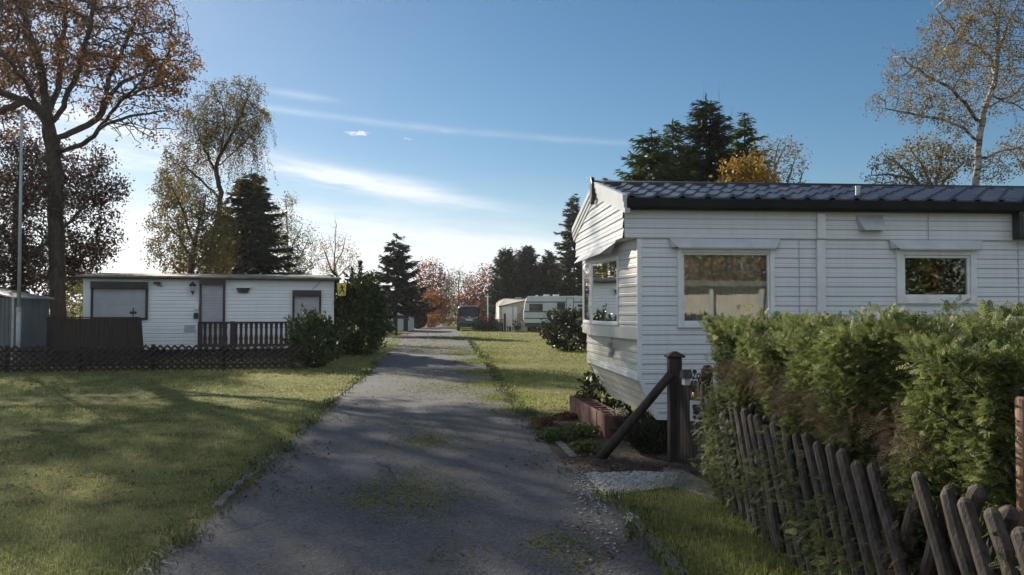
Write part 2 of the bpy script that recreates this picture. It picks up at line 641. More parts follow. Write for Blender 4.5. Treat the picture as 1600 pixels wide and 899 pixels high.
def colonize(limbs, attr, D, di, dk, iters=90, jit=.18, sag=0.0, seed=1):
    """space colonisation: grow a branching skeleton from given limbs into a cloud of points"""
    rg = np.random.default_rng(seed)
    pos, par = [], []
    for limb, pidx in limbs:
        pts = resample(limb, D)
        if pidx is None:
            pos.append(pts[0]); par.append(-1)
            last = len(pos) - 1
        else:
            q = np.array(pos)
            last = int(np.argmin(((q - np.array(pts[0])) ** 2).sum(1)))
        for p in pts[1:]:
            j = rg.normal(size=3) * D * .07
            pos.append(Vector((p.x + j[0], p.y + j[1], p.z + j[2]))); par.append(last)
            last = len(pos) - 1
    pos = [np.array(p) for p in pos]
    A = attr.copy()
    nd = np.full(len(A), 1e9)
    ni = np.zeros(len(A), int)
    fresh = list(range(len(pos)))
    alive = np.ones(len(A), bool)
    for it in range(iters):
        q = np.array([pos[i] for i in fresh])
        for c0 in range(0, len(q), 400):
            qq = q[c0:c0 + 400]
            dd = np.linalg.norm(A[:, None] - qq[None], axis=2)
            k = dd.argmin(1)
            dm = dd[np.arange(len(A)), k]
            up = dm < nd
            nd[up] = dm[up]
            ni[up] = np.array(fresh)[c0 + k[up]]
        alive &= nd > dk
        act = alive & (nd < di)
        if not act.any():
            break
        ids = ni[act]
        P = np.array(pos)
        dv = unit(A[act] - P[ids])
        acc = np.zeros_like(P)
        np.add.at(acc, ids, dv)
        tips = np.unique(ids)
        fresh = []
        for t in tips:
            v = acc[t]
            l = np.linalg.norm(v)
            if l < 1e-4:
                continue
            v = v / l + rg.normal(size=3) * jit
            v[2] -= sag
            v /= np.linalg.norm(v)
            pos.append(P[t] + v * D)
            par.append(int(t))
            fresh.append(len(pos) - 1)
        if not fresh or len(pos) > 9000:
            break
    return np.array(pos), np.array(par)


def radii(par, r0, rbase):
    n = len(par)
    acc = np.zeros(n)
    kids = np.zeros(n, int)
    for i in range(n - 1, -1, -1):
        if acc[i] == 0:
            acc[i] = 1
        if par[i] >= 0:
            acc[par[i]] += acc[i]
            kids[par[i]] += 1
    e = math.log(max(rbase / r0, 1.01)) / math.log(max(acc[0], 2))
    return r0 * acc ** e, kids


def skeleton_mesh(pos, par, rad, rmin=0.0):
    n = len(pos)
    ch = [[] for _ in range(n)]
    for i, p in enumerate(par):
        if p >= 0:
            ch[p].append(i)
    V, F = [], []
    b = 0
    stack = [(-1, i) for i in range(n) if par[i] < 0]
    while stack:
        p, i = stack.pop()
        chain = [p] if p >= 0 else []
        rs = [rad[i]] if p >= 0 else []
        while True:
            chain.append(i)
            rs.append(rad[i])
            if not ch[i]:
                break
            k = sorted(ch[i], key=lambda q: -rad[q])
            for q in k[1:]:
                stack.append((i, q))
            i = k[0]
        if len(chain) < 2 or max(rs) < rmin:
            continue
        rs[-1] *= .5
        sides = 9 if rs[0] > .12 else 6 if rs[0] > .035 else 4 if rs[0] > .012 else 3
        P = pos[chain]
        T = np.gradient(P, axis=0)
        T = unit(T)
        u = np.cross(T[0], [0, 0, 1] if abs(T[0][2]) < .9 else [1, 0, 0])
        ang = np.arange(sides) * 2 * math.pi / sides
        for k in range(len(P)):
            u = u - T[k] * u.dot(T[k])
            u = u / max(np.linalg.norm(u), 1e-9)
            w = np.cross(T[k], u)
            V.append(P[k] + rs[k] * (np.cos(ang)[:, None] * u + np.sin(ang)[:, None] * w))
        m = len(P)
        k = np.arange(sides)
        for j in range(m - 1):
            a = b + j * sides
            F.append(np.stack([a + k, a + (k + 1) % sides, a + sides + (k + 1) % sides, a + sides + k], 1))
        b += m * sides
    return np.concatenate(V), np.concatenate(F)


def lobes_pts(lobes, Y, n, shell=.35, seed=3):
    """points inside ellipsoids given as (px, py, rx, ry, depth radius m, depth offset m)"""
    rg = np.random.default_rng(seed)
    vol = np.array([l[2] * l[3] * l[4] for l in lobes]) ** .75
    cnt = np.maximum(1, (vol / vol.sum() * n).astype(int))
    out = []
    for l, k in zip(lobes, cnt):
        yy = Y + l[5]
        c = np.array(at(l[0], l[1], yy))
        u = unit(rg.normal(size=(k, 3)))
        r = rg.uniform(shell ** 2, 1, k) ** .45
        out.append(c + u * r[:, None] * np.array([l[2] * yy / FPX, l[4], l[3] * yy / FPX]))
    p = np.concatenate(out)
    return p[p[:, 2] > .35]


def pxline(pl, Y):
    out = []
    for q in pl:
        yy = Y + (q[2] if len(q) > 2 else 0)
        out.append(at(q[0], q[1], yy))
    return out


def deciduous(name, label, cat, Y, trunk, limbs, lobes, n_attr, leaf, bark, leafm, r0=.008, rbase=.2, D=.35, dk=.5, di=4.0,
              per=8, spread=.25, thin=2.0, shell=.35, hang=0, hang_len=1.2, droop=.3, sag=0.0, seed=1, group=None, clump=1.0, jit=.18, keep=1.0, full=2.0, big=1.2, holes=.5, hole_size=1.0):
    """trunk and limbs as pixel lines at depth Y; crown grown into pixel lobes"""
    tl = pxline(trunk, Y)
    base = Vector((tl[0].x, tl[0].y, 0))
    tl[0] = base.copy()
    root = empty(name, base, 0, label, cat, group)
    ls = [(tl, None)] + [(pxline(l, Y), 1) for l in limbs]
    at_pts = lobes_pts(lobes, Y, n_attr, shell, seed)
    pos, par = colonize(ls, at_pts, D, di, dk, jit=jit, sag=sag, seed=seed)
    rad, kids = radii(par, r0, rbase)
    # root flare
    hz = pos[:, 2]
    rad = rad * (1 + .55 * np.exp(-hz / .35))
    pos = pos - np.array(base)
    V, F = skeleton_mesh(pos, par, rad)
    wood = [(V, F, np.zeros(len(V)))]
    tips = np.where(rad < r0 * thin)[0]
    rg = np.random.default_rng(seed + 50)
    if keep < 1:
        tips = tips[rg.uniform(size=len(tips)) < keep]
    parts = []
    # clumpy: some tips carry many leaves, others few
    w = np.clip(rg.normal(1, .55 * clump, len(tips)), .05, 2.5)
    cnt = np.maximum(0, per * full * w + rg.uniform(0, 1, len(tips))).astype(int)
    if holes:
        q = pos[tips]
        ph = np.zeros(len(q))
        for k in range(10):
            ph += np.sin(q @ (unit(rg.normal(size=3)) * rg.uniform(.8, 2.6) / hole_size) + rg.uniform(0, 6.28))
        cnt = (cnt * np.clip(1 + holes * ph / 10 ** .5 * 1.4, .0, 2.2)).astype(int)
    idx = np.repeat(tips, cnt)
    c = pos[idx] + rg.normal(size=(len(idx), 3)) * spread
    V1, F1 = leaf_cloud(c, leaf[0] * big, leaf[1] * big, droop)
    tone = rg.uniform(0, 1, len(pos))
    a = np.repeat(np.clip(tone[idx] * .6 + rg.uniform(0, .4, len(idx)), 0, 1), 4)
    parts.append((V1, F1, a))
    if hang:
        sel = tips[rg.uniform(size=len(tips)) < hang]
        hv, hp, hr = [], [], []
        for t in sel:
            L = hang_len * rg.uniform(.3, 1)
            k = max(3, int(L / .08))
            dx, dy = rg.normal(size=2) * .12
            s = np.linspace(0, 1, k)
            q = pos[t] + np.stack([dx * np.sqrt(s) * L * 2, dy * np.sqrt(s) * L * 2, -L * s], 1)
            c2 = np.repeat(q, 3, 0) + rg.normal(size=(3 * k, 3)) * .045
            v2, f2 = leaf_cloud(c2, leaf[0], leaf[1], 1.0)
            parts.append((v2, f2, np.repeat(rg.uniform(0, 1, 3 * k), 4)))
            hv.append((q[0], q[-1]))
        a0 = np.array([h[0] for h in hv])
        b0 = np.array([h[1] for h in hv])
        v3, f3 = kites((a0 + b0) / 2, b0 - a0, rdir(len(a0)), np.linalg.norm(b0 - a0, axis=1), .008)
        wood.append((v3, f3, np.zeros(len(v3))))
    V, F, A = merge(wood)
    if V is not None:
        quads = F if F.shape[1] == 4 else F
        link('trunk', np_mesh('trunk', V, quads), bark, root, smooth=True)
    V, F, A = merge(parts)
    link('crown', np_mesh('crown', V, F, A), leafm, root)
    return root


def conifer(name, label, cat, px, ytop, Y, hw, leafm, zlow=.4, dz=.34, nb=7, lift=-.15, tip=.12, spray=.42, wid=.10, power=.85, dens=1.0,
            seed=1, group=None, ragged=.25, lean=0.0, spire=.0):
    rg = np.random.default_rng(seed)
    top = at(px, ytop, Y)
    H = top.z
    Rm = hw * Y / FPX
    base = Vector((top.x, Y, 0))
    root = empty(name, base, 0, label, cat, group)
    mb = MB()
    mb.tube([(0, 0, 0), (0, 0, H * .5), (0, 0, H - .02)], [.035 * H ** .75 * .6, .02 * H ** .75 * .6, .012], 7)
    C, Dv, Nv, Ls = [], [], [], []
    z = zlow
    while z < H - .12:
        f = (H - z) / (H - zlow)
        Lb = Rm * f ** power
        k = max(4, int(nb * 1.25 * (.5 + .5 * f)))
        a0 = rg.uniform(0, 6.28)
        for b in range(k):
            az = a0 + b * 6.283 / k + rg.normal() * .18
            L = max(.12, Lb * (1 + rg.normal() * ragged * .6) * rg.choice([1, 1, 1, .7]))
            n = max(3, int(L / .10 * dens))
            s = np.linspace(.12, 1, n)
            zz = z + rg.uniform(-.5, .5) * dz
            up = lift * (.3 + f)
            h = zz + L * (up * s + (tip - up * .4) * s ** 3 * .8)
            pts = np.stack([np.cos(az) * L * s, np.sin(az) * L * s, h], 1)
            mb.tube([(0, 0, zz), tuple(pts[len(pts) // 2]), tuple(pts[-1])], [.006 + .008 * L, .004 + .004 * L, .003], 3, cap=False)
            od = np.array([np.cos(az), np.sin(az), 0.])
            sd_ = np.array([-np.sin(az), np.cos(az), 0.])
            for sgn in (-1, 1, 0, -.45, .45):
                m = n
                dd = od * rg.uniform(.5, 1.0, (m, 1)) + sd_ * sgn * rg.uniform(.6, 1.2, (m, 1))
                dd[:, 2] += rg.normal(-.12 if sgn else -.35, .22, m)
                dd = unit(dd)
                l = spray * 1.25 * (1.15 - .55 * s) * rg.uniform(.6, 1.25, m) * min(1, .35 + L)
                C.append(pts + dd * l[:, None] * .45)
                Dv.append(dd)
                nn = rg.normal(size=(m, 3)) * .5
                nn[:, 2] += 1
                Nv.append(nn)
                Ls.append(l)
        z += dz * (.55 + .45 * f) * rg.uniform(.85, 1.15)
    # leader
    m = 14
    zz = np.linspace(H - .55, H, m)
    C.append(np.stack([np.zeros(m), np.zeros(m), zz], 1))
    dd = rdir(m)
    dd[:, 2] = np.abs(dd[:, 2]) + 1.1
    Dv.append(dd); Nv.append(rdir(m)); Ls.append(np.full(m, .2) * min(1, spray / .25))
    C, Dv, Nv, Ls = map(np.concatenate, (C, Dv, Nv, Ls))
    V, F = kites(C, Dv, Nv, Ls, Ls * (wid / spray), .05)
    A = np.repeat(np.clip(RNG.normal(.45, .25, len(C)), 0, 1), 4)
    mb.build('trunk', M['bark_dark'], root, smooth=True)
    link('crown', np_mesh('crown', V, F, A), leafm, root)
    return root


def lumpy(u, amp, seed):
    rg = np.random.default_rng(seed)
    r = np.ones(len(u))
    for k in range(9):
        a = unit(rg.normal(size=3))
        r += amp * rg.uniform(.4, 1) * np.maximum(0, u @ a) ** 4 * rg.choice([1, 1, -1])
    return r


def shrub(name, label, cat, base, rx, ry, h, n, leaf, leafm, amp=.3, seed=1, shape=0.0, group=None, inner=.55, out=.9, up=.3, stems=7, flat=0.0, shoots=0, shoot_len=.4):
    """leafy mass standing on the ground; shape>0 narrows towards the top"""
    rg = np.random.default_rng(seed)
    base = Vector(base)
    root = empty(name, base, 0, label, cat, group)
    u = unit(rg.normal(size=(n, 3)))
    r = lumpy(u, amp, seed) * rg.uniform(inner, 1, n) ** .6
    c = u * r[:, None]
    zz = (c[:, 2] + 1) / 2
    zz = np.clip(zz, 0.03, 1.4)
    taper = 1 - shape * np.clip(zz, 0, 1)
    if flat:
        m = np.maximum(np.abs(c[:, 0]), np.abs(c[:, 1]))
        l = np.hypot(c[:, 0], c[:, 1])
        sq = np.where(m > 0, l / np.maximum(m, 1e-6), 1) ** flat
        c[:, 0] *= sq
        c[:, 1] *= sq
    p = np.stack([c[:, 0] * rx * taper, c[:, 1] * ry * taper, zz * h], 1)
    o = u.copy()
    o[:, 2] += up
    if shoots:
        k = rg.integers(0, shoots, n)
        su = unit(rg.normal(size=(shoots, 3)))
        sr = lumpy(su, amp * 1.3, seed + 1) * rg.uniform(.62, .98, shoots)
        sz = np.clip((su[:, 2] * sr + 1) / 2, .03, 1.2)
        tp = 1 - shape * np.clip(sz, 0, 1)
        sp = np.stack([su[:, 0] * sr * rx * tp, su[:, 1] * sr * ry * tp, sz * h], 1)
        sdir = unit(su * .9 + np.array([0, 0, .75]) + rg.normal(size=(shoots, 3)) * .35)
        sl = rg.uniform(.5, 1.5, shoots) * shoot_len
        m = rg.uniform(size=n) < .72
        t = rg.uniform(-.35, 1, n)
        q = sp[k] + sdir[k] * (t * sl[k])[:, None] + rg.normal(size=(n, 3)) * leaf[0] * .22
        q[:, 2] = np.maximum(q[:, 2], .04)
        p = np.where(m[:, None], q, p)
        o = np.where(m[:, None], sdir[k] * .8 + rdir(n) * .8, o)
    V, F = leaf_cloud(p, leaf[0], leaf[1], .1, o, out)
    A = np.repeat(np.clip(rg.normal(.45, .26, n), 0, 1), 4)
    mb = MB()
    for k in range(stems):
        a = 6.28 * k / stems + rg.uniform(-.3, .3)
        q = rg.uniform(.3, .7)
        mb.tube([(.1 * rx * math.cos(a), .1 * ry * math.sin(a), 0), (q * .5 * rx * math.cos(a), q * .5 * ry * math.sin(a), h * .45),
                 (q * rx * math.cos(a) * (1 - shape * .5), q * ry * math.sin(a) * (1 - shape * .5), h * .8)], [.022 * min(1, rx / .5), .014 * min(1, rx / .5), .005 * min(1, rx / .5)], 5)
    mb.build('stems', M['bark_dark'], root, smooth=True)
    link('foliage', np_mesh('foliage', V, F, A), leafm, root)
    return root


L_ = {
    'oak': leafmat('oak_leaves', [(.08, .042, .026), (.17, .080, .036), (.24, .12, .045), (.13, .072, .036), (.32, .19, .06)], .55),
    'beech': leafmat('dark_beech_leaves', [(.040, .026, .024), (.070, .042, .034), (.105, .062, .040)], .35),
    'birch': leafmat('birch_leaves', [(.055, .055, .018), (.11, .095, .028), (.20, .15, .035), (.15, .09, .03)], .45),
    'birchpale': leafmat('pale_birch_leaves', [(.10, .105, .045), (.18, .18, .085), (.26, .25, .13)], .5),
    'larch': leafmat('larch_needles', [(.24, .15, .05), (.34, .22, .07), (.28, .24, .12)], .5),
    'gold': leafmat('golden_leaves', [(.13, .075, .014), (.26, .15, .018), (.34, .22, .03), (.2, .09, .02)], .4),
    'red': leafmat('red_leaves', [(.10, .016, .012), (.18, .035, .016), (.28, .075, .02), (.30, .12, .03)], .45),
    'orange': leafmat('orange_leaves', [(.16, .045, .014), (.28, .09, .02), (.34, .15, .03), (.15, .09, .03)], .45),
    'dullred': leafmat('dull_red_leaves', [(.10, .03, .028), (.17, .06, .05), (.22, .10, .07)], .45),
    'sparse': leafmat('sparse_buff_leaves', [(.12, .095, .045), (.20, .15, .06), (.26, .19, .08)], .4),
    'pinkish': leafmat('pinkish_leaves', [(.22, .10, .07), (.30, .15, .10), (.24, .16, .09)], .4),
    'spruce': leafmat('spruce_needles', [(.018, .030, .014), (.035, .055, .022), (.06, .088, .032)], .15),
    'spruce_lit': leafmat('spruce_needles_lit', [(.024, .046, .014), (.065, .10, .028), (.14, .165, .045)], .3),  # sunlit copy of the spruce, the lit tone put into its colours
    'fir': leafmat('fir_needles', [(.016, .024, .018), (.028, .042, .028), (.048, .066, .04)], .12),
    'pine': leafmat('pine_needles', [(.03, .05, .045), (.055, .08, .07), (.08, .11, .09)], .15),
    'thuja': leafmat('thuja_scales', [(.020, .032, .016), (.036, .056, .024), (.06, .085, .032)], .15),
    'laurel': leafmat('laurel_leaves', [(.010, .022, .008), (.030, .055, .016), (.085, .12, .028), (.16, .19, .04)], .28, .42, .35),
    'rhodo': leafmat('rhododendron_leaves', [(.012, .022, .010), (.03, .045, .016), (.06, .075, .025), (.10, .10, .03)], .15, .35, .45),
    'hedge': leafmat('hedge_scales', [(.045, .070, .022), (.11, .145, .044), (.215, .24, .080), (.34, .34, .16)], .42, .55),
    'hedge_dead': leafmat('dead_twigs', [(.09, .055, .035), (.17, .12, .08), (.24, .19, .13)], .2, .8),
    'grass': leafmat('grass_blades', [(.115, .15, .045), (.215, .255, .075), (.32, .345, .11), (.44, .39, .19)], .45, .6),
    'weed': leafmat('weed_leaves', [(.04, .06, .018), (.10, .125, .035), (.19, .2, .06)], .35, .6),
    'moss': leafmat('moss_tufts', [(.13, .15, .04), (.22, .24, .06), (.30, .30, .09)], .4, .8),
    'litter': leafmat('dry_leaves', [(.06, .035, .02), (.13, .075, .035), (.22, .13, .05), (.26, .19, .10)], .2, .8),
    'cranes': leafmat('red_green_leaves', [(.04, .06, .018), (.09, .10, .03), (.24, .05, .045), (.30, .10, .09)], .3, .6),
    'bloom': leafmat('white_petals', [(.5, .48, .44), (.65, .62, .56)], .3, .7),
    'heather': leafmat('heather_needles', [(.010, .016, .008), (.022, .032, .014), (.05, .06, .025)], .1, .7),
    'ygreen': leafmat('yellow_green_leaves', [(.10, .12, .02), (.2, .2, .035), (.3, .27, .06)], .5),
}

# ------------------------------------------------------------------ ground, road, edges
ROAD_L = [(-60, -4.2 + 6), (0, -1.72), (5.2, -2.12), (8.64, -2.47), (14, -3.02), (20, -3.55), (24, -3.98), (30, -4.55), (36, -5.1), (48, -6.6), (62, -8.1), (75, -9.6), (140, -22)]
ROAD_R = [(-60, 5.0), (0, 1.25), (4.73, .90), (7.3, .73), (8.8, .53), (13, .05), (18, -.30), (24, -.72), (32, -1.45), (43.8, -2.35), (56, -3.6), (62, -4.3), (75, -5.6), (140, -14)]
ROAD_L[0] = (-60, 2.5)


def road_x(tab, y):
    return np.interp(y, [t[0] for t in tab], [t[1] for t in tab])


def build_ground():
    mb = MB()
    mb.quad((-900, -300, 0), (900, -300, 0), (900, 1500, 0), (-900, 1500, 0))
    tag(mb.build('ground', M['ground']), kind='structure')
    # the lane: one sheet with frayed edges
    ys = np.concatenate([np.arange(-30, 3, 1.0), np.arange(3, 30, .16), np.arange(30, 140, 1.0)])
    rg = np.random.default_rng(5)
    jl = np.convolve(rg.normal(size=len(ys)), np.ones(3) / 3, 'same') * .05
    jr = np.convolve(rg.normal(size=len(ys)), np.ones(4) / 4, 'same') * .09
    xl = road_x(ROAD_L, ys) + jl
    xr = road_x(ROAD_R, ys) + jr
    V, F = [], []
    for i, y in enumerate(ys):
        V += [(xl[i], y, .004), (xr[i], y, .004)]
        if i:
            F.append((2 * i - 2, 2 * i - 1, 2 * i + 1, 2 * i))
    mb = MB()
    mb.add(V, F)
    tag(mb.build('road', M['asphalt']), kind='structure')
    # driveway joining from the left beyond the laurel
    mb = MB()
    mb.quad((-12.0, 40.5, .003), (-5.3, 39.5, .003), (-6.4, 47.5, .003), (-13.5, 48.5, .003))
    tag(mb.build('driveway', M['asphalt']), kind='structure')
    # concrete edging stones, partly sunk
    mb = MB()
    for tab, off, y0, y1, miss in ((ROAD_L, -.05, 4.2, 21, .22), (ROAD_R, .06, 3.6, 7.45, .0), (ROAD_R, .05, 8.3, 9.2, .0)):
        y = y0
        while y < y1:
            ln = .98
            if rg.uniform() > miss:
                x0, x1 = road_x(tab, y) + off, road_x(tab, y + ln) + off
                top = rg.uniform(.002, .026)
                d = rg.normal() * .012
                w = .04
                vs = [(x0 - w + d, y, 0), (x0 + w + d, y, 0), (x1 + w - d, y + ln, 0), (x1 - w - d, y + ln, 0)]
                mb.prism([(a, b, -.05) for a, b, c in vs], (0, 0, .05 + top))
            y += ln + .02
    tag(mb.build('kerb', M['concrete'], bevel=.008), kind='structure')
    # planting bed under the gable and the gravel beside it
    pts = [gnd(*p) for p in ((905, 738), (862, 705), (838, 668), (850, 652), (885, 650), (940, 680), (1040, 690), (1110, 705), (1112, 742), (1050, 742), (980, 741))]
    mb = MB()
    mb.quad(*[(p.x, p.y, .005) for p in pts])
    tag(mb.build('flower_bed', M['soil']), kind='structure')
    # path slab by the gate
    mb = MB()
    mb.prism([(1.32, 7.05, -.02), (1.66, 6.35, -.02), (1.78, 6.5, -.02), (1.62, 7.6, -.02), (1.45, 7.75, -.02)], (0, 0, .035))
    tag(mb.build('path', M['concrete'], bevel=.008), kind='structure')
    # low wooded ridge far away
    V, F = [], []
    n = 90
    for i in range(n):
        a = R(-60 + 120 * i / (n - 1))
        for k, (d, hz) in enumerate(((420, -1), (470, 1), (560, -1))):
            hgt = (9 + 3.2 * math.sin(i * .21) + 1.5 * math.sin(i * .83 + 1) + .7 * math.sin(i * 2.1)) * (1 if k == 1 else 0)
            V.append((math.sin(a) * d, math.cos(a) * d, hgt - .5))
        if i:
            b = 3 * i
            F += [(b - 3, b, b + 1, b - 2), (b - 2, b + 1, b + 2, b - 1)]
    mb = MB()
    mb.add(V, F)
    tag(mb.build('hills', M['hill'], smooth=True), kind='structure')


build_ground()


def on_road(x, y, pad=0.0):
    return (x > road_x(ROAD_L, y) - pad) & (x < road_x(ROAD_R, y) + pad)


def patchy(x, y, s, seed):
    rg = np.random.default_rng(seed)
    v = np.zeros_like(x)
    for k in range(14):
        a = rg.uniform(0, 6.28)
        f = s * rg.uniform(.5, 2.6)
        v += np.sin((np.cos(a) * x + np.sin(a) * y) * f + rg.uniform(0, 6.28))
    return v / 14 ** .5


def in_poly(x, y, poly):
    ins = np.zeros(len(x), bool)
    j = len(poly) - 1
    for i in range(len(poly)):
        xi, yi = poly[i][:2]
        xj, yj = poly[j][:2]
        c = ((yi > y) != (yj > y)) & (x < (xj - xi) * (y - yi) / (yj - yi + 1e-12) + xi)
        ins ^= c
        j = i
    return ins


def blades(x, y, h, w, seed, lean=.45, z0=0.0):
    """one bent triangle pair per blade"""
    rg = np.random.default_rng(seed)
    n = len(x)
    a = rg.uniform(0, 6.283, n)
    d = np.stack([np.cos(a), np.sin(a), np.zeros(n)], 1)
    s = np.stack([-np.sin(a), np.cos(a), np.zeros(n)], 1)
    ln = np.abs(rg.normal(0, lean, n)) + .1
    b = np.stack([x, y, np.full(n, z0)], 1)
    up = np.array([0, 0, 1.])
    mid = b + up * (h * .6)[:, None] + d * (h * ln * .25)[:, None]
    tip = b + up * (h * (1 - .35 * np.minimum(ln, 1.5)))[:, None] + d * (h * ln)[:, None]
    w = w[:, None]
    V = np.stack([b - s * w * .5, b + s * w * .5, mid + s * w * .4, tip], 1)
    V2 = np.stack([b - s * w * .5, mid + s * w * .4, tip, mid - s * w * .4], 1)
    V = np.stack([b - s * w * .35, mid + s * w * .5, tip, mid - s * w * .5], 1).reshape(-1, 3)
    return V, np.arange(len(V)).reshape(-1, 4)


BED = [gnd(*p) for p in ((925, 742), (905, 738), (862, 705), (838, 668), (850, 652), (885, 650), (940, 680), (1040, 690), (1130, 690), (1130, 742), (1050, 748), (930, 775))]
HOME_FOOT = [(1.0, 8.4), (12, 9.3), (12, 13.5), (.8, 12)]


def build_grass():
    rg = np.random.default_rng(21)
    n = 430000
    Y = 3.6 * (75 / 3.6) ** (rg.uniform(0, 1, n) ** 1.12)
    X = rg.uniform(-.70, .70, n) * (Y + .6)
    keep = ~on_road(X, Y, .0) & ~((Y < 22) & on_road(X, Y, .10) & (rg.uniform(0, 1, n) < .45))
    keep &= ~in_poly(X, Y, BED) & ~in_poly(X, Y, HOME_FOOT)
    keep &= ~((X > 1.85) & (Y < 8.6))
    pn = patchy(X, Y, 1.1, 4)
    keep &= rg.uniform(0, 1, n) < np.clip(.8 + .25 * pn, .25, 1)
    X, Y, pn = X[keep], Y[keep], pn[keep]
    n = len(X)
    tall = np.clip(patchy(X, Y, .7, 9), -1, 2)
    h = (.031 + .013 * tall) * rg.uniform(.55, 1.5, n) * (1 + .012 * Y)
    w = .0042 * np.maximum(1, Y / 5.2) * rg.uniform(.7, 1.5, n)
    V, F = blades(X, Y, h, w, 22)
    tone = np.clip(.40 + .16 * patchy(X, Y, .8, 31) + rg.normal(0, .2, n), 0, 1)
    straw = rg.uniform(size=n) < .06
    tone[straw] = 1
    tag(link('grass', np_mesh('grass', V, F, np.repeat(tone, 4)), L_['grass']), kind='stuff')

    # weeds and longer tufts along the edgings
    xs, ys, hs = [], [], []
    for tab, y0, y1, k, off in ((ROAD_L, 4.2, 24, 170, -.02), (ROAD_R, 3.7, 6.9, 60, .05), (ROAD_R, 9.5, 40, 200, .0)):
        c = rg.uniform(np.log(y0), np.log(y1), k)
        cy = np.exp(c)
        m = rg.integers(4, 26, k)
        yy = np.repeat(cy, m) + rg.normal(size=m.sum()) * .06
        xx = road_x(tab, yy) + off + rg.normal(size=m.sum()) * .06 + np.repeat(rg.normal(size=k) * .05, m)
        xs.append(xx); ys.append(yy); hs.append(np.repeat(rg.uniform(.03, .10, k), m) * rg.uniform(.5, 1.3, m.sum()))
    x, y, h = map(np.concatenate, (xs, ys, hs))
    w = .009 * np.maximum(1, y / 7) * rg.uniform(.6, 1.6, len(x))
    V, F = blades(x, y, h, w, 23, .8)
    tag(link('weeds', np_mesh('weeds', V, F, np.repeat(np.clip(rg.normal(.5, .25, len(x)), 0, 1), 4)), L_['weed']), kind='stuff')

    # moss and grass growing through the middle of the lane
    spots = [((648, 782), .34, 700), ((632, 760), .28, 350), ((668, 690), .30, 500), ((650, 665), .4, 150), ((875, 850), .18, 260), ((570, 770), .12, 60), ((705, 870), .15, 60),
             ((640, 740), .3, 120), ((900, 880), .16, 120), ((485, 772), .25, 140), ((562, 787), .10, 80), ((690, 605), .7, 420), ((720, 612), .8, 420), ((650, 585), .9, 200),
             ((775, 600), .45, 1500), ((765, 582), .5, 1300), ((790, 622), .40, 1300), ((755, 565), .6, 1100), ((745, 552), .8, 900), ((690, 545), 1.6, 420), ((800, 640), .3, 500), ((712, 530), 2.2, 500)]
    xs, ys = [], []
    for (p, r, k) in spots:
        c = gnd(*p)
        k = int(k * 2.2)
        q = rg.normal(size=(k, 2)) * r
        # strands cluster into tufts
        q = np.round(q / .09) * .09 + rg.normal(size=(k, 2)) * .022
        xs.append(c.x + q[:, 0] * .7); ys.append(c.y + q[:, 1] * 1.1)
    x, y = np.concatenate(xs), np.concatenate(ys)
    h = rg.uniform(.006, .018, len(x)) * np.maximum(1, y / 14)
    w = .013 * np.maximum(1, y / 7) * rg.uniform(.6, 1.5, len(x))
    V, F = blades(x, y, h, w, 24, 1.3, .004)
    tag(link('moss', np_mesh('moss', V, F, np.repeat(rg.uniform(0, 1, len(x)), 4)), L_['moss']), kind='stuff')


build_grass()


def flat_leaves(x, y, size, seed, z=.008):
    rg = np.random.default_rng(seed)
    n = len(x)
    c = np.stack([x, y, z + rg.uniform(0, .012, n)], 1)
    d = rdir(n)
    d[:, 2] *= .25
    nr = rg.normal(size=(n, 3)) * .35
    nr[:, 2] += 1
    return kites(c, d, nr, size, size * .6, .15)


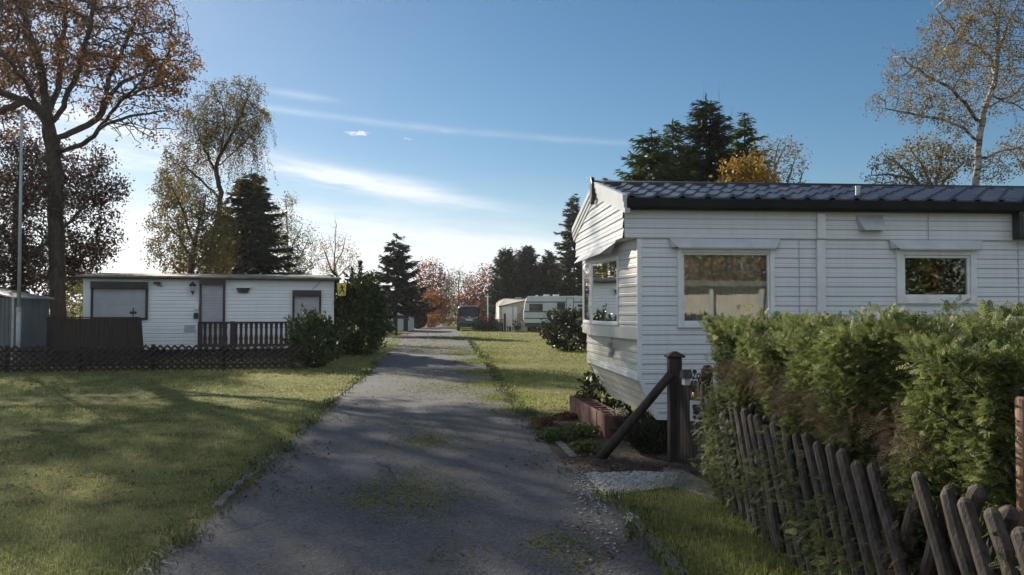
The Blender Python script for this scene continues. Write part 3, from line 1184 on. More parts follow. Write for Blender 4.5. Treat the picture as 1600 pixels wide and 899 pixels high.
def build_litter():
    rg = np.random.default_rng(41)
    xs, ys, ss = [], [], []
    # dry leaves along the right edge and in the bed
    for (p, rx, ry, k) in (((850, 640), .35, .9, 350), ((960, 722), .5, .3, 260), ((900, 725), .3, .3, 120), ((1010, 735), .35, .2, 90), ((830, 655), .2, .4, 200), ((1090, 870), .3, .3, 60),
                           ((1110, 890), .15, .1, 60), ((940, 850), .2, .5, 80), ((560, 640), .25, 1.5, 90), ((450, 720), .2, .7, 160), ((400, 760), .2, .4, 120)):
        c = gnd(*p)
        xs.append(c.x + rg.normal(size=k) * rx); ys.append(c.y + rg.normal(size=k) * ry); ss.append(rg.uniform(.02, .05, k))
    # thin scatter everywhere
    k = 2600
    Y = 4 * (60 / 4) ** rg.uniform(0, 1, k)
    xs.append(rg.uniform(-.4, .2, k) * Y); ys.append(Y); ss.append(rg.uniform(.012, .028, k) * np.maximum(1, Y / 9))
    # drift under the oak and over the lawns
    k = 2600
    Y = 4.6 * (24 / 4.6) ** rg.uniform(0, 1, k)
    X = rg.uniform(-.68, -.1, k) * Y
    m = (patchy(X, Y, .9, 66) > -.2) & ~on_road(X, Y, .1)
    xs.append(X[m]); ys.append(Y[m]); ss.append(rg.uniform(.022, .05, m.sum()) * np.maximum(1, Y[m] / 12))
    x, y, s = map(np.concatenate, (xs, ys, ss))
    onl = ~on_road(x, y, .0)
    V, F = flat_leaves(x, y, s, 42)
    V[:, 2] += np.repeat(np.where(onl & (x < 0), rg.uniform(.01, .04, len(x)), 0), 4)
    tag(link('fallen_leaves', np_mesh('fallen_leaves', V, F, np.repeat(rg.uniform(0, 1, len(x)), 4)), L_['litter']), kind='stuff')
    # pale gravel beside the gate
    poly = [gnd(*p) for p in ((912, 742), (1000, 738), (1062, 742), (1050, 762), (985, 772), (945, 776))]
    X = rg.uniform(.4, 1.9, 16000)
    Y = rg.uniform(6.2, 7.9, 16000)
    k = in_poly(X, Y, poly)
    X, Y = X[k], Y[k]
    loose = gnd(930, 765)
    X = np.concatenate([X, loose.x - .05 + rg.normal(size=260) * .09, gnd(955, 830).x - .1 + rg.normal(size=90) * .10])
    Y = np.concatenate([Y, loose.y + rg.normal(size=260) * .35, gnd(955, 830).y + rg.normal(size=90) * .4])
    n = len(X)
    s = rg.uniform(.006, .014, n)
    o = np.array([(1, 0, 0), (0, 1, 0), (-1, 0, 0), (0, -1, 0), (0, 0, .8), (0, 0, -.8)], float)
    a = rg.uniform(0, 6.28, n)
    ox = o[None, :, 0] * np.cos(a)[:, None] - o[None, :, 1] * np.sin(a)[:, None]
    oy = o[None, :, 0] * np.sin(a)[:, None] + o[None, :, 1] * np.cos(a)[:, None]
    V = np.stack([X[:, None] + ox * s[:, None], Y[:, None] + oy * s[:, None] * rg.uniform(.6, 1, n)[:, None], .008 + o[None, :, 2] * s[:, None] * .8 + s[:, None] * .3], 2).reshape(-1, 3)
    f = np.array([(0, 1, 4), (1, 2, 4), (2, 3, 4), (3, 0, 4), (1, 0, 5), (2, 1, 5), (3, 2, 5), (0, 3, 5)])
    F = (np.arange(n)[:, None, None] * 6 + f[None]).reshape(-1, 3)
    gm = leafmat('pale_gravel', [(.22, .21, .20), (.45, .44, .42), (.60, .59, .56)], 0.0, .9, .2)
    tag(link('gravel', np_mesh('gravel', V, F, np.repeat(rg.uniform(0, 1, n), 6)), gm), kind='stuff')


build_litter()
# ------------------------------------------------------------------ the near mobile home
def siding(mb, o, u, nrm, z0, z1, xl, xr, h, lip, openings=(), zoff=0.0, mi=0):
    """overlapping horizontal boards on the plane o + u*s + z, facing nrm; xl/xr give the ends at a height"""
    o, u, nrm = Vector(o), Vector(u), Vector(nrm)
    prof = [(0.0, 0.15), (.10, 1.0), (.36, .82), (.44, .48), (.52, .74), (.96, .1), (1.0, .0)]
    z = z0 - ((z0 - zoff) % h)
    cuts_all = sorted({q for op in openings for q in (op[2], op[3])})
    while z < z1 - 1e-4:
        zs = [(z + f * h, d) for f, d in prof]
        # insert cuts at opening edges and at the wall's own ends
        lv = []
        for (a, da), (b, db) in zip(zs[:-1], zs[1:]):
            c = [a] + [q for q in cuts_all + [z0, z1] if a + 1e-5 < q < b - 1e-5] + [b]
            c.sort()
            for p, q in zip(c[:-1], c[1:]):
                lv.append((p, da + (db - da) * (p - a) / (b - a), q, da + (db - da) * (q - a) / (b - a)))
        for p, dp, q, dq in lv:
            if q <= z0 + 1e-5 or p >= z1 - 1e-5:
                continue
            mid = (p + q) / 2
            segs = [(None, None)]
            ops = sorted([op for op in openings if op[2] < mid < op[3]])
            segs = []
            cur = None
            for op in ops:
                segs.append((cur, op[0]))
                cur = op[1]
            segs.append((cur, None))
            for s0, s1 in segs:
                a0 = xl(p) if s0 is None else s0
                a1 = xl(q) if s0 is None else s0
                b0 = xr(p) if s1 is None else s1
                b1 = xr(q) if s1 is None else s1
                if b0 - a0 < 1e-4 and b1 - a1 < 1e-4:
                    continue
                f = lambda s, zz, d: o + u * s + Vector((0, 0, zz)) + nrm * (d * lip)
                mb.quad(f(a0, p, dp), f(b0, p, dp), f(b1, q, dq), f(a1, q, dq), mi=mi)
        z += h
    return mb


def frame_window(fr, parent, mat, x0, x1, z0, z1, T, fw=.07, sash=0.0, name='window', curtain=None, off=.03, deep=.05, pd=-.012):
    """upvc window as a part with pane (and sash bar) sub-parts. T maps (s, z, out) to 3D"""
    def bar(mb, a, b, c, d, o0, o1):
        P = [T(a, c, o0), T(b, c, o0), T(b, d, o0), T(a, d, o0), T(a, c, o1), T(b, c, o1), T(b, d, o1), T(a, d, o1)]
        mb.add(P, [(0, 3, 2, 1), (4, 5, 6, 7), (0, 1, 5, 4), (1, 2, 6, 5), (2, 3, 7, 6), (3, 0, 4, 7)])
    mb = MB()
    bar(mb, x0, x0 + fw, z0, z1, -deep, off)
    bar(mb, x1 - fw, x1, z0, z1, -deep, off)
    bar(mb, x0 + fw, x1 - fw, z0, z0 + fw, -deep, off)
    bar(mb, x0 + fw, x1 - fw, z1 - fw, z1, -deep, off)
    b2 = fw * .45
    i0, i1, j0, j1 = x0 + fw, x1 - fw, z0 + fw, z1 - fw
    bar(mb, i0, i0 + b2, j0, j1, -deep, off * .4)
    bar(mb, i1 - b2, i1, j0, j1, -deep, off * .4)
    bar(mb, i0 + b2, i1 - b2, j0, j0 + b2, -deep, off * .4)
    bar(mb, i0 + b2, i1 - b2, j1 - b2, j1, -deep, off * .4)
    w = mb.build(name, mat, parent, bevel=.006)
    g = MB()
    k = .004
    g.quad(T(i0 + b2 - k, j0 + b2 - k, pd), T(i1 - b2 + k, j0 + b2 - k, pd), T(i1 - b2 + k, j1 - b2 + k, pd), T(i0 + b2 - k, j1 - b2 + k, pd))
    g.build('pane', M['glass'], w)
    return w


RH = Frame(1.2, 8.6, math.atan(.0796))
RHL = 9.6          # length
RHW = 3.2          # width


def build_near_home():
    root = empty('mobile_home', RH.o, RH.a, 'cream static mobile home with dark tiled roof behind the picket fence', 'mobile home')
    zb, zk, zs, ze = .343, .79, 2.285, 2.60
    ax = .158
    win1 = (.577, 1.648, 1.325, 2.185)
    win2 = (3.03, 3.95, 1.585, 2.19)
    X, Y0 = Vector((1, 0, 0)), Vector((0, -1, 0))
    left = lambda z: ax if z >= zk else ax + (.36 - ax) * (zk - z) / (zk - zb)
    mb = MB()
    ops = [win1, win2]
    siding(mb, (0, 0, 0), X, Y0, zb, zs, left, lambda z: RHL, .104, .013, ops, zoff=zs)
    siding(mb, (0, -.02, 0), X, Y0, zs, ze, lambda z: 0.0, lambda z: RHL, .104, .012, zoff=zs)
    mb.quad((0, -.02, zs), (RHL, -.02, zs), (RHL, .03, zs), (0, .03, zs))
    # back and far end, plain boards
    siding(mb, (0, RHW, 0), X, -Y0, zb, ze, left, lambda z: RHL, .104, .013)
    siding(mb, (RHL, 0, 0), -Y0, X, zb, ze, lambda z: 0.0, lambda z: RHW, .104, .013)
    mb.build('side_wall', M['siding'], root)
    # gable, set forward of the wall below
    gb = MB()
    gx = 0.0
    gl = lambda z: 0.0 if z < 2.62 else 1.6 * (z - 2.62) / .42
    gr = lambda z: RHW if z < 2.62 else RHW - 1.6 * (z - 2.62) / .42
    siding(gb, (gx, 0, 0), -Y0, -X, zs, 3.04, gl, gr, .108, .016, zoff=zs)
    gb.quad((gx, 0, zs), (ax, 0, zs), (ax, RHW, zs), (gx, RHW, zs))
    gb.quad((.03, -.02, zs + .003), (.03, .0, zs + .003), (.03, .0, ze), (.03, -.02, ze))
    gb.build('gable', M['gable'] if 'gable' in M else M['siding'], root)
    # bowed front with two windows
    pk = Vector((-.05, 1.7, 0))
    pa, pb = Vector((ax, 0, 0)), Vector((.10, RHW, 0))
    zl = 1.20
    fb = MB()
    wins = []
    for a, b, pxs, zz in ((pa, pk, (923.5, 967.0), (396, 516)), (pk, pb, (908.5, 922.3), (410, 503))):
        d = (b - a)
        ln = d.length
        u = d / ln
        nrm = Vector((-u.y, u.x, 0))
        wo = RH.w(a.x, a.y)
        fr = Frame(wo.x, wo.y, RH.a + math.atan2(u.y, u.x))
        s0, _ = fr.loc(pxs[0], 450)
        s1, _ = fr.loc(pxs[1], 450)
        s0, s1 = min(s0, s1), max(s0, s1)
        if a is pa:
            s1 = min(s1, ln - .03)
            s0 = s0
        else:
            s0, s1 = .05, ln - .12
        op = (s0, s1, 1.335, 2.14)
        siding(fb, a, u, nrm, zl, zs, lambda z: 0.0, lambda z: ln, .104, .010, [op], zoff=zs)
        wins.append((op, a.copy(), u.copy(), nrm.copy(), fr))
        # flat apron below the windows
        fb.add([a + nrm * .014 + Vector((0, 0, zl)), b + nrm * .014 + Vector((0, 0, zl)), b + nrm * .014 + Vector((0, 0, 1.325)), a + nrm * .014 + Vector((0, 0, 1.325)),
                a + Vector((0, 0, zl)), b + Vector((0, 0, zl))], [(0, 1, 2, 3), (4, 5, 1, 0)])
    fb.quad(pa + Vector((0, 0, zl)), pk + Vector((0, 0, zl)), pb + Vector((0, 0, zl)))
    fb.build('front_wall', M['siding_flat'], root)
    # lower nose: upright boards, a pale strip, then the sloping boat bottom
    nb = MB()
    a, b = Vector((ax + .03, 0, 0)), Vector((ax + .0, RHW, 0))
    u = (b - a).normalized()
    nrm = Vector((-u.y, u.x, 0))
    siding(nb, a, u, nrm, zk, zl, lambda z: 0.0, lambda z: RHW, .125, .012, zoff=zk)
    n = 5
    for i in range(n):
        f0, f1 = i / n, (i + 1) / n
        P = lambda f, y, o=0.0: Vector((ax + .03 + (.36 - ax) * f - o, y, zk + (zb - zk) * f - o * .4))
        nb.quad(P(f0, 0, .004), P(f0, RHW, .004), P(f1, RHW, .016), P(f1, 0, .016))
        nb.quad(P(f1, 0, .016), P(f1, RHW, .016), P(f1, RHW, .004), P(f1, 0, .004))
    nb.build('nose', M['siding_nose'], root)
    sb = MB()
    sb.box(ax - .004, ax + .04, .006, RHW, zk - .035, zk + .03)
    sb.build('nose_strip', M['upvc'], root, bevel=.005)
    # corner trims
    cb = MB()
    cb.box(ax - .018, ax + .03, -.018, .02, zk, zs - .002)
    cb.prism([(left(zk) - .018, -.016, zk), (left(zk) + .03, -.016, zk), (.36 + .03, -.016, zb), (.36 - .02, -.016, zb)], (0, .03, 0))
    cb.build('corner_trim', M['upvc'], root, bevel=.004)
    cb = MB()
    cb.box(2.123, 2.216, -.045, -.012, zb + .1, zs - .002)
    cb.box(2.123, 2.216, -.062, -.032, zs + .004, ze - .03)
    cb.build('cover_strip', M['upvc'], root, bevel=.008)
    for xj, top in ((3.395, 1), (6.1, 1), (1.93, 0), (4.45, 0)):
        cb = MB()
        cb.box(xj, xj + .007, *((-.037, -.03, zs, ze) if top else (-.016, -.008, zb + .02, zs - .01)))
        cb.build('board_joint', M['trim'], root)
    # windows and their canopies
    T = lambda s, z, o: Vector((s, -o - .010, z))
    for wv, nm in ((win1, 'window'), (win2, 'window')):
        frame_window(None, root, M['upvc'], wv[0], wv[1], wv[2], wv[3], T, .052 if wv is win1 else .07, name=nm)
    for op, a, u, nrm, fr in wins:
        Tb = lambda s, z, o, a=a, u=u, nrm=nrm: a + u * s + nrm * (o + .008) + Vector((0, 0, z))
        frame_window(None, root, M['upvc'], op[0], op[1], op[2], op[3], Tb, .034, off=.010, pd=-.002)
    for x0, x1 in ((.49, 1.715), (2.95, 4.02)):
        c = MB()
        c.prism([(x0, -.03, 2.285), (x0 + .015, -.034, 2.19), (x0 + .075, -.105, 2.19)], (.004, 0, 0))
        c.prism([(x1, -.03, 2.285), (x1 - .075, -.105, 2.19), (x1 - .015, -.034, 2.19)], (-.004, 0, 0))
        c.quad((x0, -.03, 2.287), (x1, -.03, 2.287), (x1 - .075, -.107, 2.187), (x0 + .075, -.107, 2.187))
        c.quad((x0 + .075, -.107, 2.187), (x1 - .075, -.107, 2.187), (x1 - .075, -.102, 2.172), (x0 + .075, -.102, 2.172))
        c.quad((x0 + .075, -.102, 2.172), (x1 - .075, -.102, 2.172), (x1 - .02, -.03, 2.188), (x0 + .02, -.03, 2.188))
        c.build('window_canopy', M['canopy'], root)
    c = MB()
    c.prism([(.0, .42, 2.285), (-.13, .70, 2.17), (-.13, 2.62, 2.17), (.0, 2.95, 2.285)], (.012, 0, .006))
    c.prism([(.0, .42, 2.285), (.0, .70, 2.17), (-.13, .70, 2.17)], (.003, .003, 0))
    c.build('front_canopy', M['canopy'], root)
    # vent hood under the eave
    c = MB()
    c.prism([(2.57, -.03, 2.555), (2.60, -.032, 2.385), (2.625, -.125, 2.385)], (.004, 0, 0))
    c.quad((2.57, -.032, 2.555), (2.875, -.032, 2.555), (2.86, -.125, 2.385), (2.625, -.125, 2.385))
    c.quad((2.86, -.125, 2.385), (2.875, -.032, 2.555), (2.87, -.032, 2.385))
    c.quad((2.60, -.032, 2.385), (2.625, -.125, 2.385), (2.86, -.125, 2.385), (2.87, -.032, 2.385))
    c.build('vent_hood', M['trim'], root)
    # roof: pressed tile sheet
    per, rows = .275, 5
    xs = np.arange(-.02, RHL + .1, .0229)
    y0r, z0r, y1r, z1r = -.13, 2.695, 1.6, 3.10
    V, F = [], []
    st = []
    for r in range(rows):
        st += [(r / rows, .0), (r / rows + .004, .030), (r / rows + .5 / rows, .022), ((r + 1) / rows - .004, .012)]
    st.append((1.0, .0))
    ph = (xs / per) % 1.0
    prof = np.where(ph < .42, .036 * np.sin(ph / .42 * math.pi) ** 1.3, -.010 * np.sin((ph - .42) / .58 * math.pi))
    for f, hgt in st:
        yy = y0r + (y1r - y0r) * f
        zz = z0r + (z1r - z0r) * f
        for x, w in zip(xs, prof):
            V.append((x, yy, zz + w + hgt))
    m = len(xs)
    for j in range(len(st) - 1):
        for i in range(m - 1):
            a = j * m + i
            F.append((a, a + 1, a + m + 1, a + m))
    rb = MB()
    rb.add(V, F)
    rb.quad((-.02, y1r, z1r), (RHL, y1r, z1r), (RHL, RHW + .13, 2.695), (-.02, RHW + .13, 2.695))
    rb.build('roof', M['rooftile'], root)
    c = MB()
    c.tube([(-.03, 1.6, 3.105), (RHL, 1.6, 3.105)], .065, 10)
    c.build('ridge_cap', M['black'], root, smooth=True)
    c = MB()
    c.prism([(.0, -.17, 2.70), (.0, -.165, 2.605), (.0, -.14, 2.585), (.0, -.025, 2.585), (.0, -.025, 2.70)], (RHL, 0, 0))
    c.build('gutter', M['gutter'], root, bevel=.006)
    # verge boards in three steps and the ridge finial
    for sgn in (1, -1):
        c = MB()
        for k, (o, d0, d1) in enumerate(((-.045, -.02, .055), (-.034, .055, .115), (-.022, .115, .175))):
            ya, yb = (-.15, 1.6) if sgn == 1 else (RHW + .15, 1.6)
            za, zb_ = 2.715, 3.135
            c.prism([(o, ya, za - d1), (o, yb, zb_ - d1), (o, yb, zb_ - d0), (o, ya, za - d0)], (.05 + k * .004, 0, 0))
        c.build('verge_board', M['trim'], root)
    c = MB()
    c.prism([(-.075, 1.6 + a, z) for a, z in ((-.02, 2.86), (.02, 2.86), (.075, 2.94), (.085, 3.12), (.0, 3.215), (-.085, 3.12), (-.075, 2.94))], (.05, 0, 0))
    c.build('finial', M['black'], root, bevel=.01)
    # inside: floor, far wall and drapes so the panes look into a dim room
    c = MB()
    c.box(.42, RHL - .2, .15, RHW - .1, .55, .58)
    c.box(.42, RHL - .2, RHW - .14, RHW - .1, .58, 2.5)
    c.box(.2, RHL - .2, .12, RHW - .1, 2.5, 2.53)
    c.box(2.3, 2.34, .15, RHW - .14, .58, 2.5)
    c.build('interior', M['interior'], root)

    def drape(p0, p1, z0, z1, folds, amp, nm='curtain', mat=None):
        p0, p1 = Vector(p0), Vector(p1)
        u = (p1 - p0).normalized()
        nn = Vector((-u.y, u.x, 0))
        k = folds * 8
        q = MB()
        vs, fs = [], []
        for i in range(k + 1):
            p = p0.lerp(p1, i / k) + nn * amp * math.sin(i / k * folds * 6.283 + .4 * math.sin(i))
            vs += [(p.x, p.y, z0), (p.x, p.y, z1)]
            if i:
                fs.append((2 * i - 2, 2 * i, 2 * i + 1, 2 * i - 1))
        q.add(vs, fs)
        q.build(nm, mat or M['curtain'], root, smooth=True)
    drape((.62, .10, 0), (1.62, .10, 0), 1.3, 2.25, 16, .014, 'net_curtain', M['net'])
    op, a, u, nrm, fr = wins[0]
    p0 = a + u * (op[0] + .02) - nrm * .16
    p1 = a + u * (op[0] + .62 * (op[1] - op[0])) - nrm * .16
    drape(p0, p1, 1.3, 2.2, 8, .02)
    # lamp box at the right under the eave
    x0, z0 = RH.loc(1578, 376)
    x1, z1 = RH.loc(1640, 334)
    c = MB()
    c.box(x0, x1, -.16, -.035, z0, z1)
    lb = c.build('lamp', M['black'], root, bevel=.012)
    c = MB()
    c.box(x0 + .045, x1 - .03, -.172, -.158, z0 + .04, z1 - .03)
    c.build('lens', M['shutter'], lb, bevel=.01)
    # gas flue on the roof
    x0, z0 = RH.loc(1344, 300, .25)
    c = MB()
    c.tube([(x0, .3, 2.75), (x0, .3, 2.93)], .028, 10)
    c.build('flue', M['galv'], root, smooth=False)
    # cross shaped cover and labels on the nose
    yy = 1.48
    c = MB()
    ar = .055
    for (w, h) in ((.05, .13), (.125, .05)):
        c.box(.118 - (.003 if w < .1 else 0), .17, yy - w / 2 * 2, yy + w / 2 * 2, 1.02 - h / 2 * 1.4, 1.02 + h / 2 * 1.4)
    c.build('hitch_cover', M['trim'], root, bevel=.012)
    for z0, hh in ((1.145, .035), (1.10, .022)):
        c = MB()
        c.box(.158, .166, yy - .035, yy + .035, z0, z0 + hh)
        c.build('sticker', M['sticker'], root)
    # chassis and jacks in the dark below
    c = MB()
    for y in (.5, RHW - .5):
        c.box(.6, RHL - .4, y - .04, y + .04, .26, .36)
    for x in (1.2, 3.6, 6.0, 8.4):
        for y in (.5, RHW - .5):
            c.box(x - .12, x + .12, y - .1, y + .1, -.01, .26)
    c.build('chassis', M['black'], root)


M['canopy'] = noisy('pale_canopy_panel', (.60, .62, .65), (.52, .53, .55), 5, rough=.4)
M['net'] = noisy('white_net', (.85, .83, .76), (.74, .72, .66), 3, (8, 8, .5), .9)
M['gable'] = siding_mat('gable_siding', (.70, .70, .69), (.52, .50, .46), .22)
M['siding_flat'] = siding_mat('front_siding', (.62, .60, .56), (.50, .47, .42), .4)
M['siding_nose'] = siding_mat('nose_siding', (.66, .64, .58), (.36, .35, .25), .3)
M['sticker'] = noisy('pale_sticker', (.75, .78, .85), (.35, .40, .55), 40, rough=.5)
build_near_home()
# ------------------------------------------------------------------ the far white mobile home and what stands by it
LH = Frame(-13.07, 24.5, math.atan2(.2676, .9636))


def build_far_home():
    root = empty('mobile_home', LH.o, LH.a, 'white mobile home with closed roller shutters and brown frames beyond the left lawn', 'mobile home')
    L, W = 7.47, 3.0
    zt = 2.56
    q = lambda px, py: LH.loc(px, py)
    X, O = Vector((1, 0, 0)), Vector((0, -1, 0))
    mb = MB()
    siding(mb, (0, 0, 0), X, O, .32, zt, lambda z: .0 + (.28 if z < 1.3 else 0) * (1.3 - z), lambda z: L, .115, .014)
    siding(mb, (0, W, 0), X, -O, .32, zt, lambda z: .0, lambda z: L, .115, .014)
    siding(mb, (0, 0, 0), -O, -X, .32, zt, lambda z: 0.0, lambda z: W, .115, .014)
    siding(mb, (L, 0, 0), -O, X, .32, zt, lambda z: 0.0, lambda z: W, .115, .014)
    mb.build('wall', M['siding_w'], root)
    c = MB()
    c.box(.3, L - .3, .2, W - .2, .0, .33)
    c.build('base', M['black'], root)
    # roof sheet: low mono pitch with lapped joints
    c = MB()
    n = 9
    for i in range(n):
        a, b = -.18 + (L + .36) * i / n, -.18 + (L + .36) * (i + 1) / n + .05
        o = .004 * (i % 2)
        c.prism([(a, -.22, 2.545 + o), (a, W + .2, 2.79 + o), (a, W + .2, 2.83 + o), (a, -.22, 2.60 + o)], (b - a, 0, 0))
    c.build('roof', M['roof_felt'], root)
    c = MB()
    c.box(-.17, L + .17, -.2, -.17, 2.50, 2.55)
    c.build('eave_trim', M['dark_wood'], root)

    def shutter(nm, x0, x1, z0, z1, boxh, slats):
        c = MB()
        c.box(x0, x1, -.16, -.016, z1 - boxh, z1)
        w = c.build(nm, M['brown_metal'], root, bevel=.008)
        c = MB()
        for s in (x0, x1 - .07):
            c.box(s, s + .07, -.075, -.016, z0, z1 - boxh)
        c.box(x0 + .07, x1 - .07, -.075, -.016, z0, z0 + .06)
        c.build('frame', M['brown_metal'], w)
        c = MB()
        n = max(4, int((z1 - boxh - z0 - .06) / slats))
        for i in range(n):
            a = z0 + .06 + (z1 - boxh - z0 - .06) * i / n
            b = z0 + .06 + (z1 - boxh - z0 - .06) * (i + 1) / n
            c.prism([(x0 + .07, -.02, a), (x0 + .07, -.045, a + .004), (x0 + .07, -.05, (a + b) / 2), (x0 + .07, -.045, b - .006), (x0 + .07, -.02, b)], (x1 - x0 - .14, 0, 0))
        c.build('shutter', M['shutter'], w)
        return w
    a, b = q(142, 500), q(232, 441)
    shutter('window', a[0], b[0], a[1], b[1], .22, .05)
    a, b = q(311, 540), q(352.5, 433.5)
    shutter('door', a[0], b[0], .42, b[1], .25, .05)
    a, b = q(456.5, 507), q(502, 454)
    shutter('window', a[0], b[0], a[1], b[1], .20, .05)
    # small canopy vent
    a, b = q(371, 458), q(389, 450)
    c = MB()
    c.prism([(a[0] - .04, -.02, b[1]), (b[0] + .04, -.02, b[1]), (b[0] - .03, -.02, a[1]), (a[0] + .03, -.02, a[1])], (0, -.06, 0))
    c.build('vent', M['brown_metal'], root, bevel=.01)
    c = MB()
    c.prism([(a[0] - .10, -.02, b[1] + .04), (b[0] + .10, -.02, b[1] + .04), (b[0] + .05, -.02, b[1] - .005), (a[0] - .05, -.02, b[1] - .005)], (0, -.12, 0))
    c.build('vent_hood', M['siding_w'], root)
    # floodlight
    x, z = q(246, 443)
    c = MB()
    c.box(x - .10, x + .10, -.13, -.06, z - .03, z + .05)
    c.tube([(x - .02, -.02, z - .05), (x + .16, -.1, z - .09)], .018, 6)
    c.tube([(x, -.02, z), (x, -.08, z)], .02, 6)
    c.build('floodlight', M['black'], root, bevel=.008)
    # coach lantern
    x, z = q(302, 451)
    c = MB()
    c.tube([(x, -.16, z - .17), (x, -.16, z - .13), (x, -.16, z - .10), (x, -.16, z + .08), (x, -.16, z + .10), (x, -.16, z + .17), (x, -.16, z + .22)], [.015, .05, .06, .105, .125, .05, .01], 6)
    c.tube([(x, -.02, z - .14), (x, -.10, z - .2), (x, -.16, z - .17)], .015, 6)
    c.tube([(x, -.02, z - .1), (x, -.02, z + .1)], .03, 6)
    ln = c.build('lantern', M['black'], root)
    c = MB()
    c.tube([(x, -.16, z - .085), (x, -.16, z + .06)], [.066, .102], 6)
    c.build('lantern_glass', M['shutter'], ln)
    # letter box and meter
    a, b = q(304, 484), q(310.2, 477)
    c = MB()
    c.box(a[0], b[0], -.10, -.016, a[1], b[1])
    c.build('meter_box', M['upvc'], root, bevel=.01)
    a, b = q(303, 498), q(310.2, 489)
    c = MB()
    c.box(a[0], b[0], -.09, -.016, a[1], b[1])
    c.build('letter_box', M['brown_metal'], root, bevel=.01)
    a, b = q(288, 519), q(305, 508)
    c = MB()
    c.box(a[0], b[0], -.03, -.012, a[1], b[1])
    for i in range(5):
        z = a[1] + (b[1] - a[1]) * (i + .5) / 5
        c.box(a[0] + .02, b[0] - .02, -.038, -.028, z - .008, z + .008)
    c.build('grille', M['trim'], root)
    # cable over the right hand wall
    pts = [LH.loc(*p) for p in ((502, 437), (497, 445), (488, 452))]
    c = MB()
    c.tube([(x, -.03, z) for x, z in pts], .008, 5)
    c.build('cable', M['black'], root)


build_far_home()


def build_balustrade():
    F = Frame(-9.2, 24.3, LH.a)
    x0, _ = F.loc(309, 520)
    x1, _ = F.loc(457, 520)
    zt = F.loc(330, 503)[1]
    zb = F.loc(330, 541)[1]
    root = empty('balustrade', F.w(x0, 0), F.a, 'dark brown wooden balustrade with shaped balusters in front of the white home', 'balustrade')
    Ln = x1 - x0 + .5
    c = MB()
    c.box(0, Ln, -.06, .05, zt - .06, zt)
    c.build('handrail', M['dark_wood'], root, bevel=.01)
    c = MB()
    c.box(0, Ln, -.035, .03, zb - .02, zb + .05)
    c.build('bottom_rail', M['dark_wood'], root, bevel=.01)
    for i, px in enumerate((0.0, .92, Ln - .12)):
        c = MB()
        c.box(px, px + .13, -.062, .065, 0, zt + .012)
        c.build('post', M['dark_wood'], root, bevel=.01)
    hh = zt - zb - .09
    prof = [(0, .052), (.12, .052), (.16, .045), (.24, .060), (.34, .052), (.52, .036), (.74, .040), (.80, .054), (.86, .040), (.92, .052), (1, .052)]
    proto = None
    n = 20
    for i in range(n):
        x = .16 + (Ln - .3) * (i + .3) / n
        if abs(x - .98) < .09:
            continue
        if proto is None:
            c = MB()
            pts = [(-w, z * hh) for z, w in prof] + [(w, z * hh) for z, w in prof[::-1]]
            c.prism([(a, -.012, b) for a, b in pts], (0, .024, 0))
            proto = o = c.build('baluster', M['dark_wood'], root)
        else:
            o = proto.copy()
            COL.objects.link(o)
            o.parent = root
        o.location = (x, 0, zb + .045)


build_balustrade()


def lattice(name, label, cat, p0, p1, h, sp, r, group=None, posts=3, mat='old_wood', lean=1.0, tips=True):
    """hunter's fence: two layers of crossing half round slats on rails"""
    p0, p1 = Vector(p0), Vector(p1)
    d = p1 - p0
    ln = d.length
    ang = math.atan2(d.y, d.x)
    root = empty(name, p0, ang, label, cat, group)
    for layer, sg in ((-1, 1), (1, -1)):
        c = MB()
        n = int(ln / sp)
        for i in range(n + 1):
            x = i * sp
            xa, xb = x - sg * h * lean * .5, x + sg * h * lean * .5
            if min(xa, xb) < -.25 or max(xa, xb) > ln + .25:
                continue
            hh = h + random.uniform(-.02, .02)
            c.tube([(xa, layer * r * .9, .04), (xb, layer * r * .9, hh - .03), (xb + sg * .012, layer * r * .9, hh)], [r, r, r * .45], 6)
        c.build('lattice', M[mat], root)
    for z in (h * .25, h * .78):
        c = MB()
        c.tube([(0, r * 2.3, z), (ln, r * 2.3, z)], r * 1.1, 6)
        c.build('rail', M[mat], root)
    for i in range(posts):
        x = .1 + (ln - .2) * i / max(1, posts - 1)
        c = MB()
        c.tube([(x, r * 4.6, 0), (x, r * 4.6, h * 1.02)], .05, 8)
        c.build('post', M[mat], root)
    return root


a = gnd(-120, 584)
b = gnd(462, 578)
lattice('lattice_fence', 'low dark brown lattice fence along the far side of the left lawn', 'fence', a, b, .66, .17, .026, 'lattice fences', 6, 'dark_wood')
a = gnd(572, 527)
b = gnd(612, 521)
lattice('lattice_fence', 'short dark lattice fence to the right of the tall laurel, left of the lane', 'fence', a, b, .85, .22, .03, 'lattice fences', 3, 'dark_wood')
a = gnd(746, 516.5)
b = gnd(925, 518)
lattice('lattice_fence', 'far low lattice fence in front of the caravans', 'fence', a, b, .62, .24, .035, 'lattice fences', 5, 'old_wood')


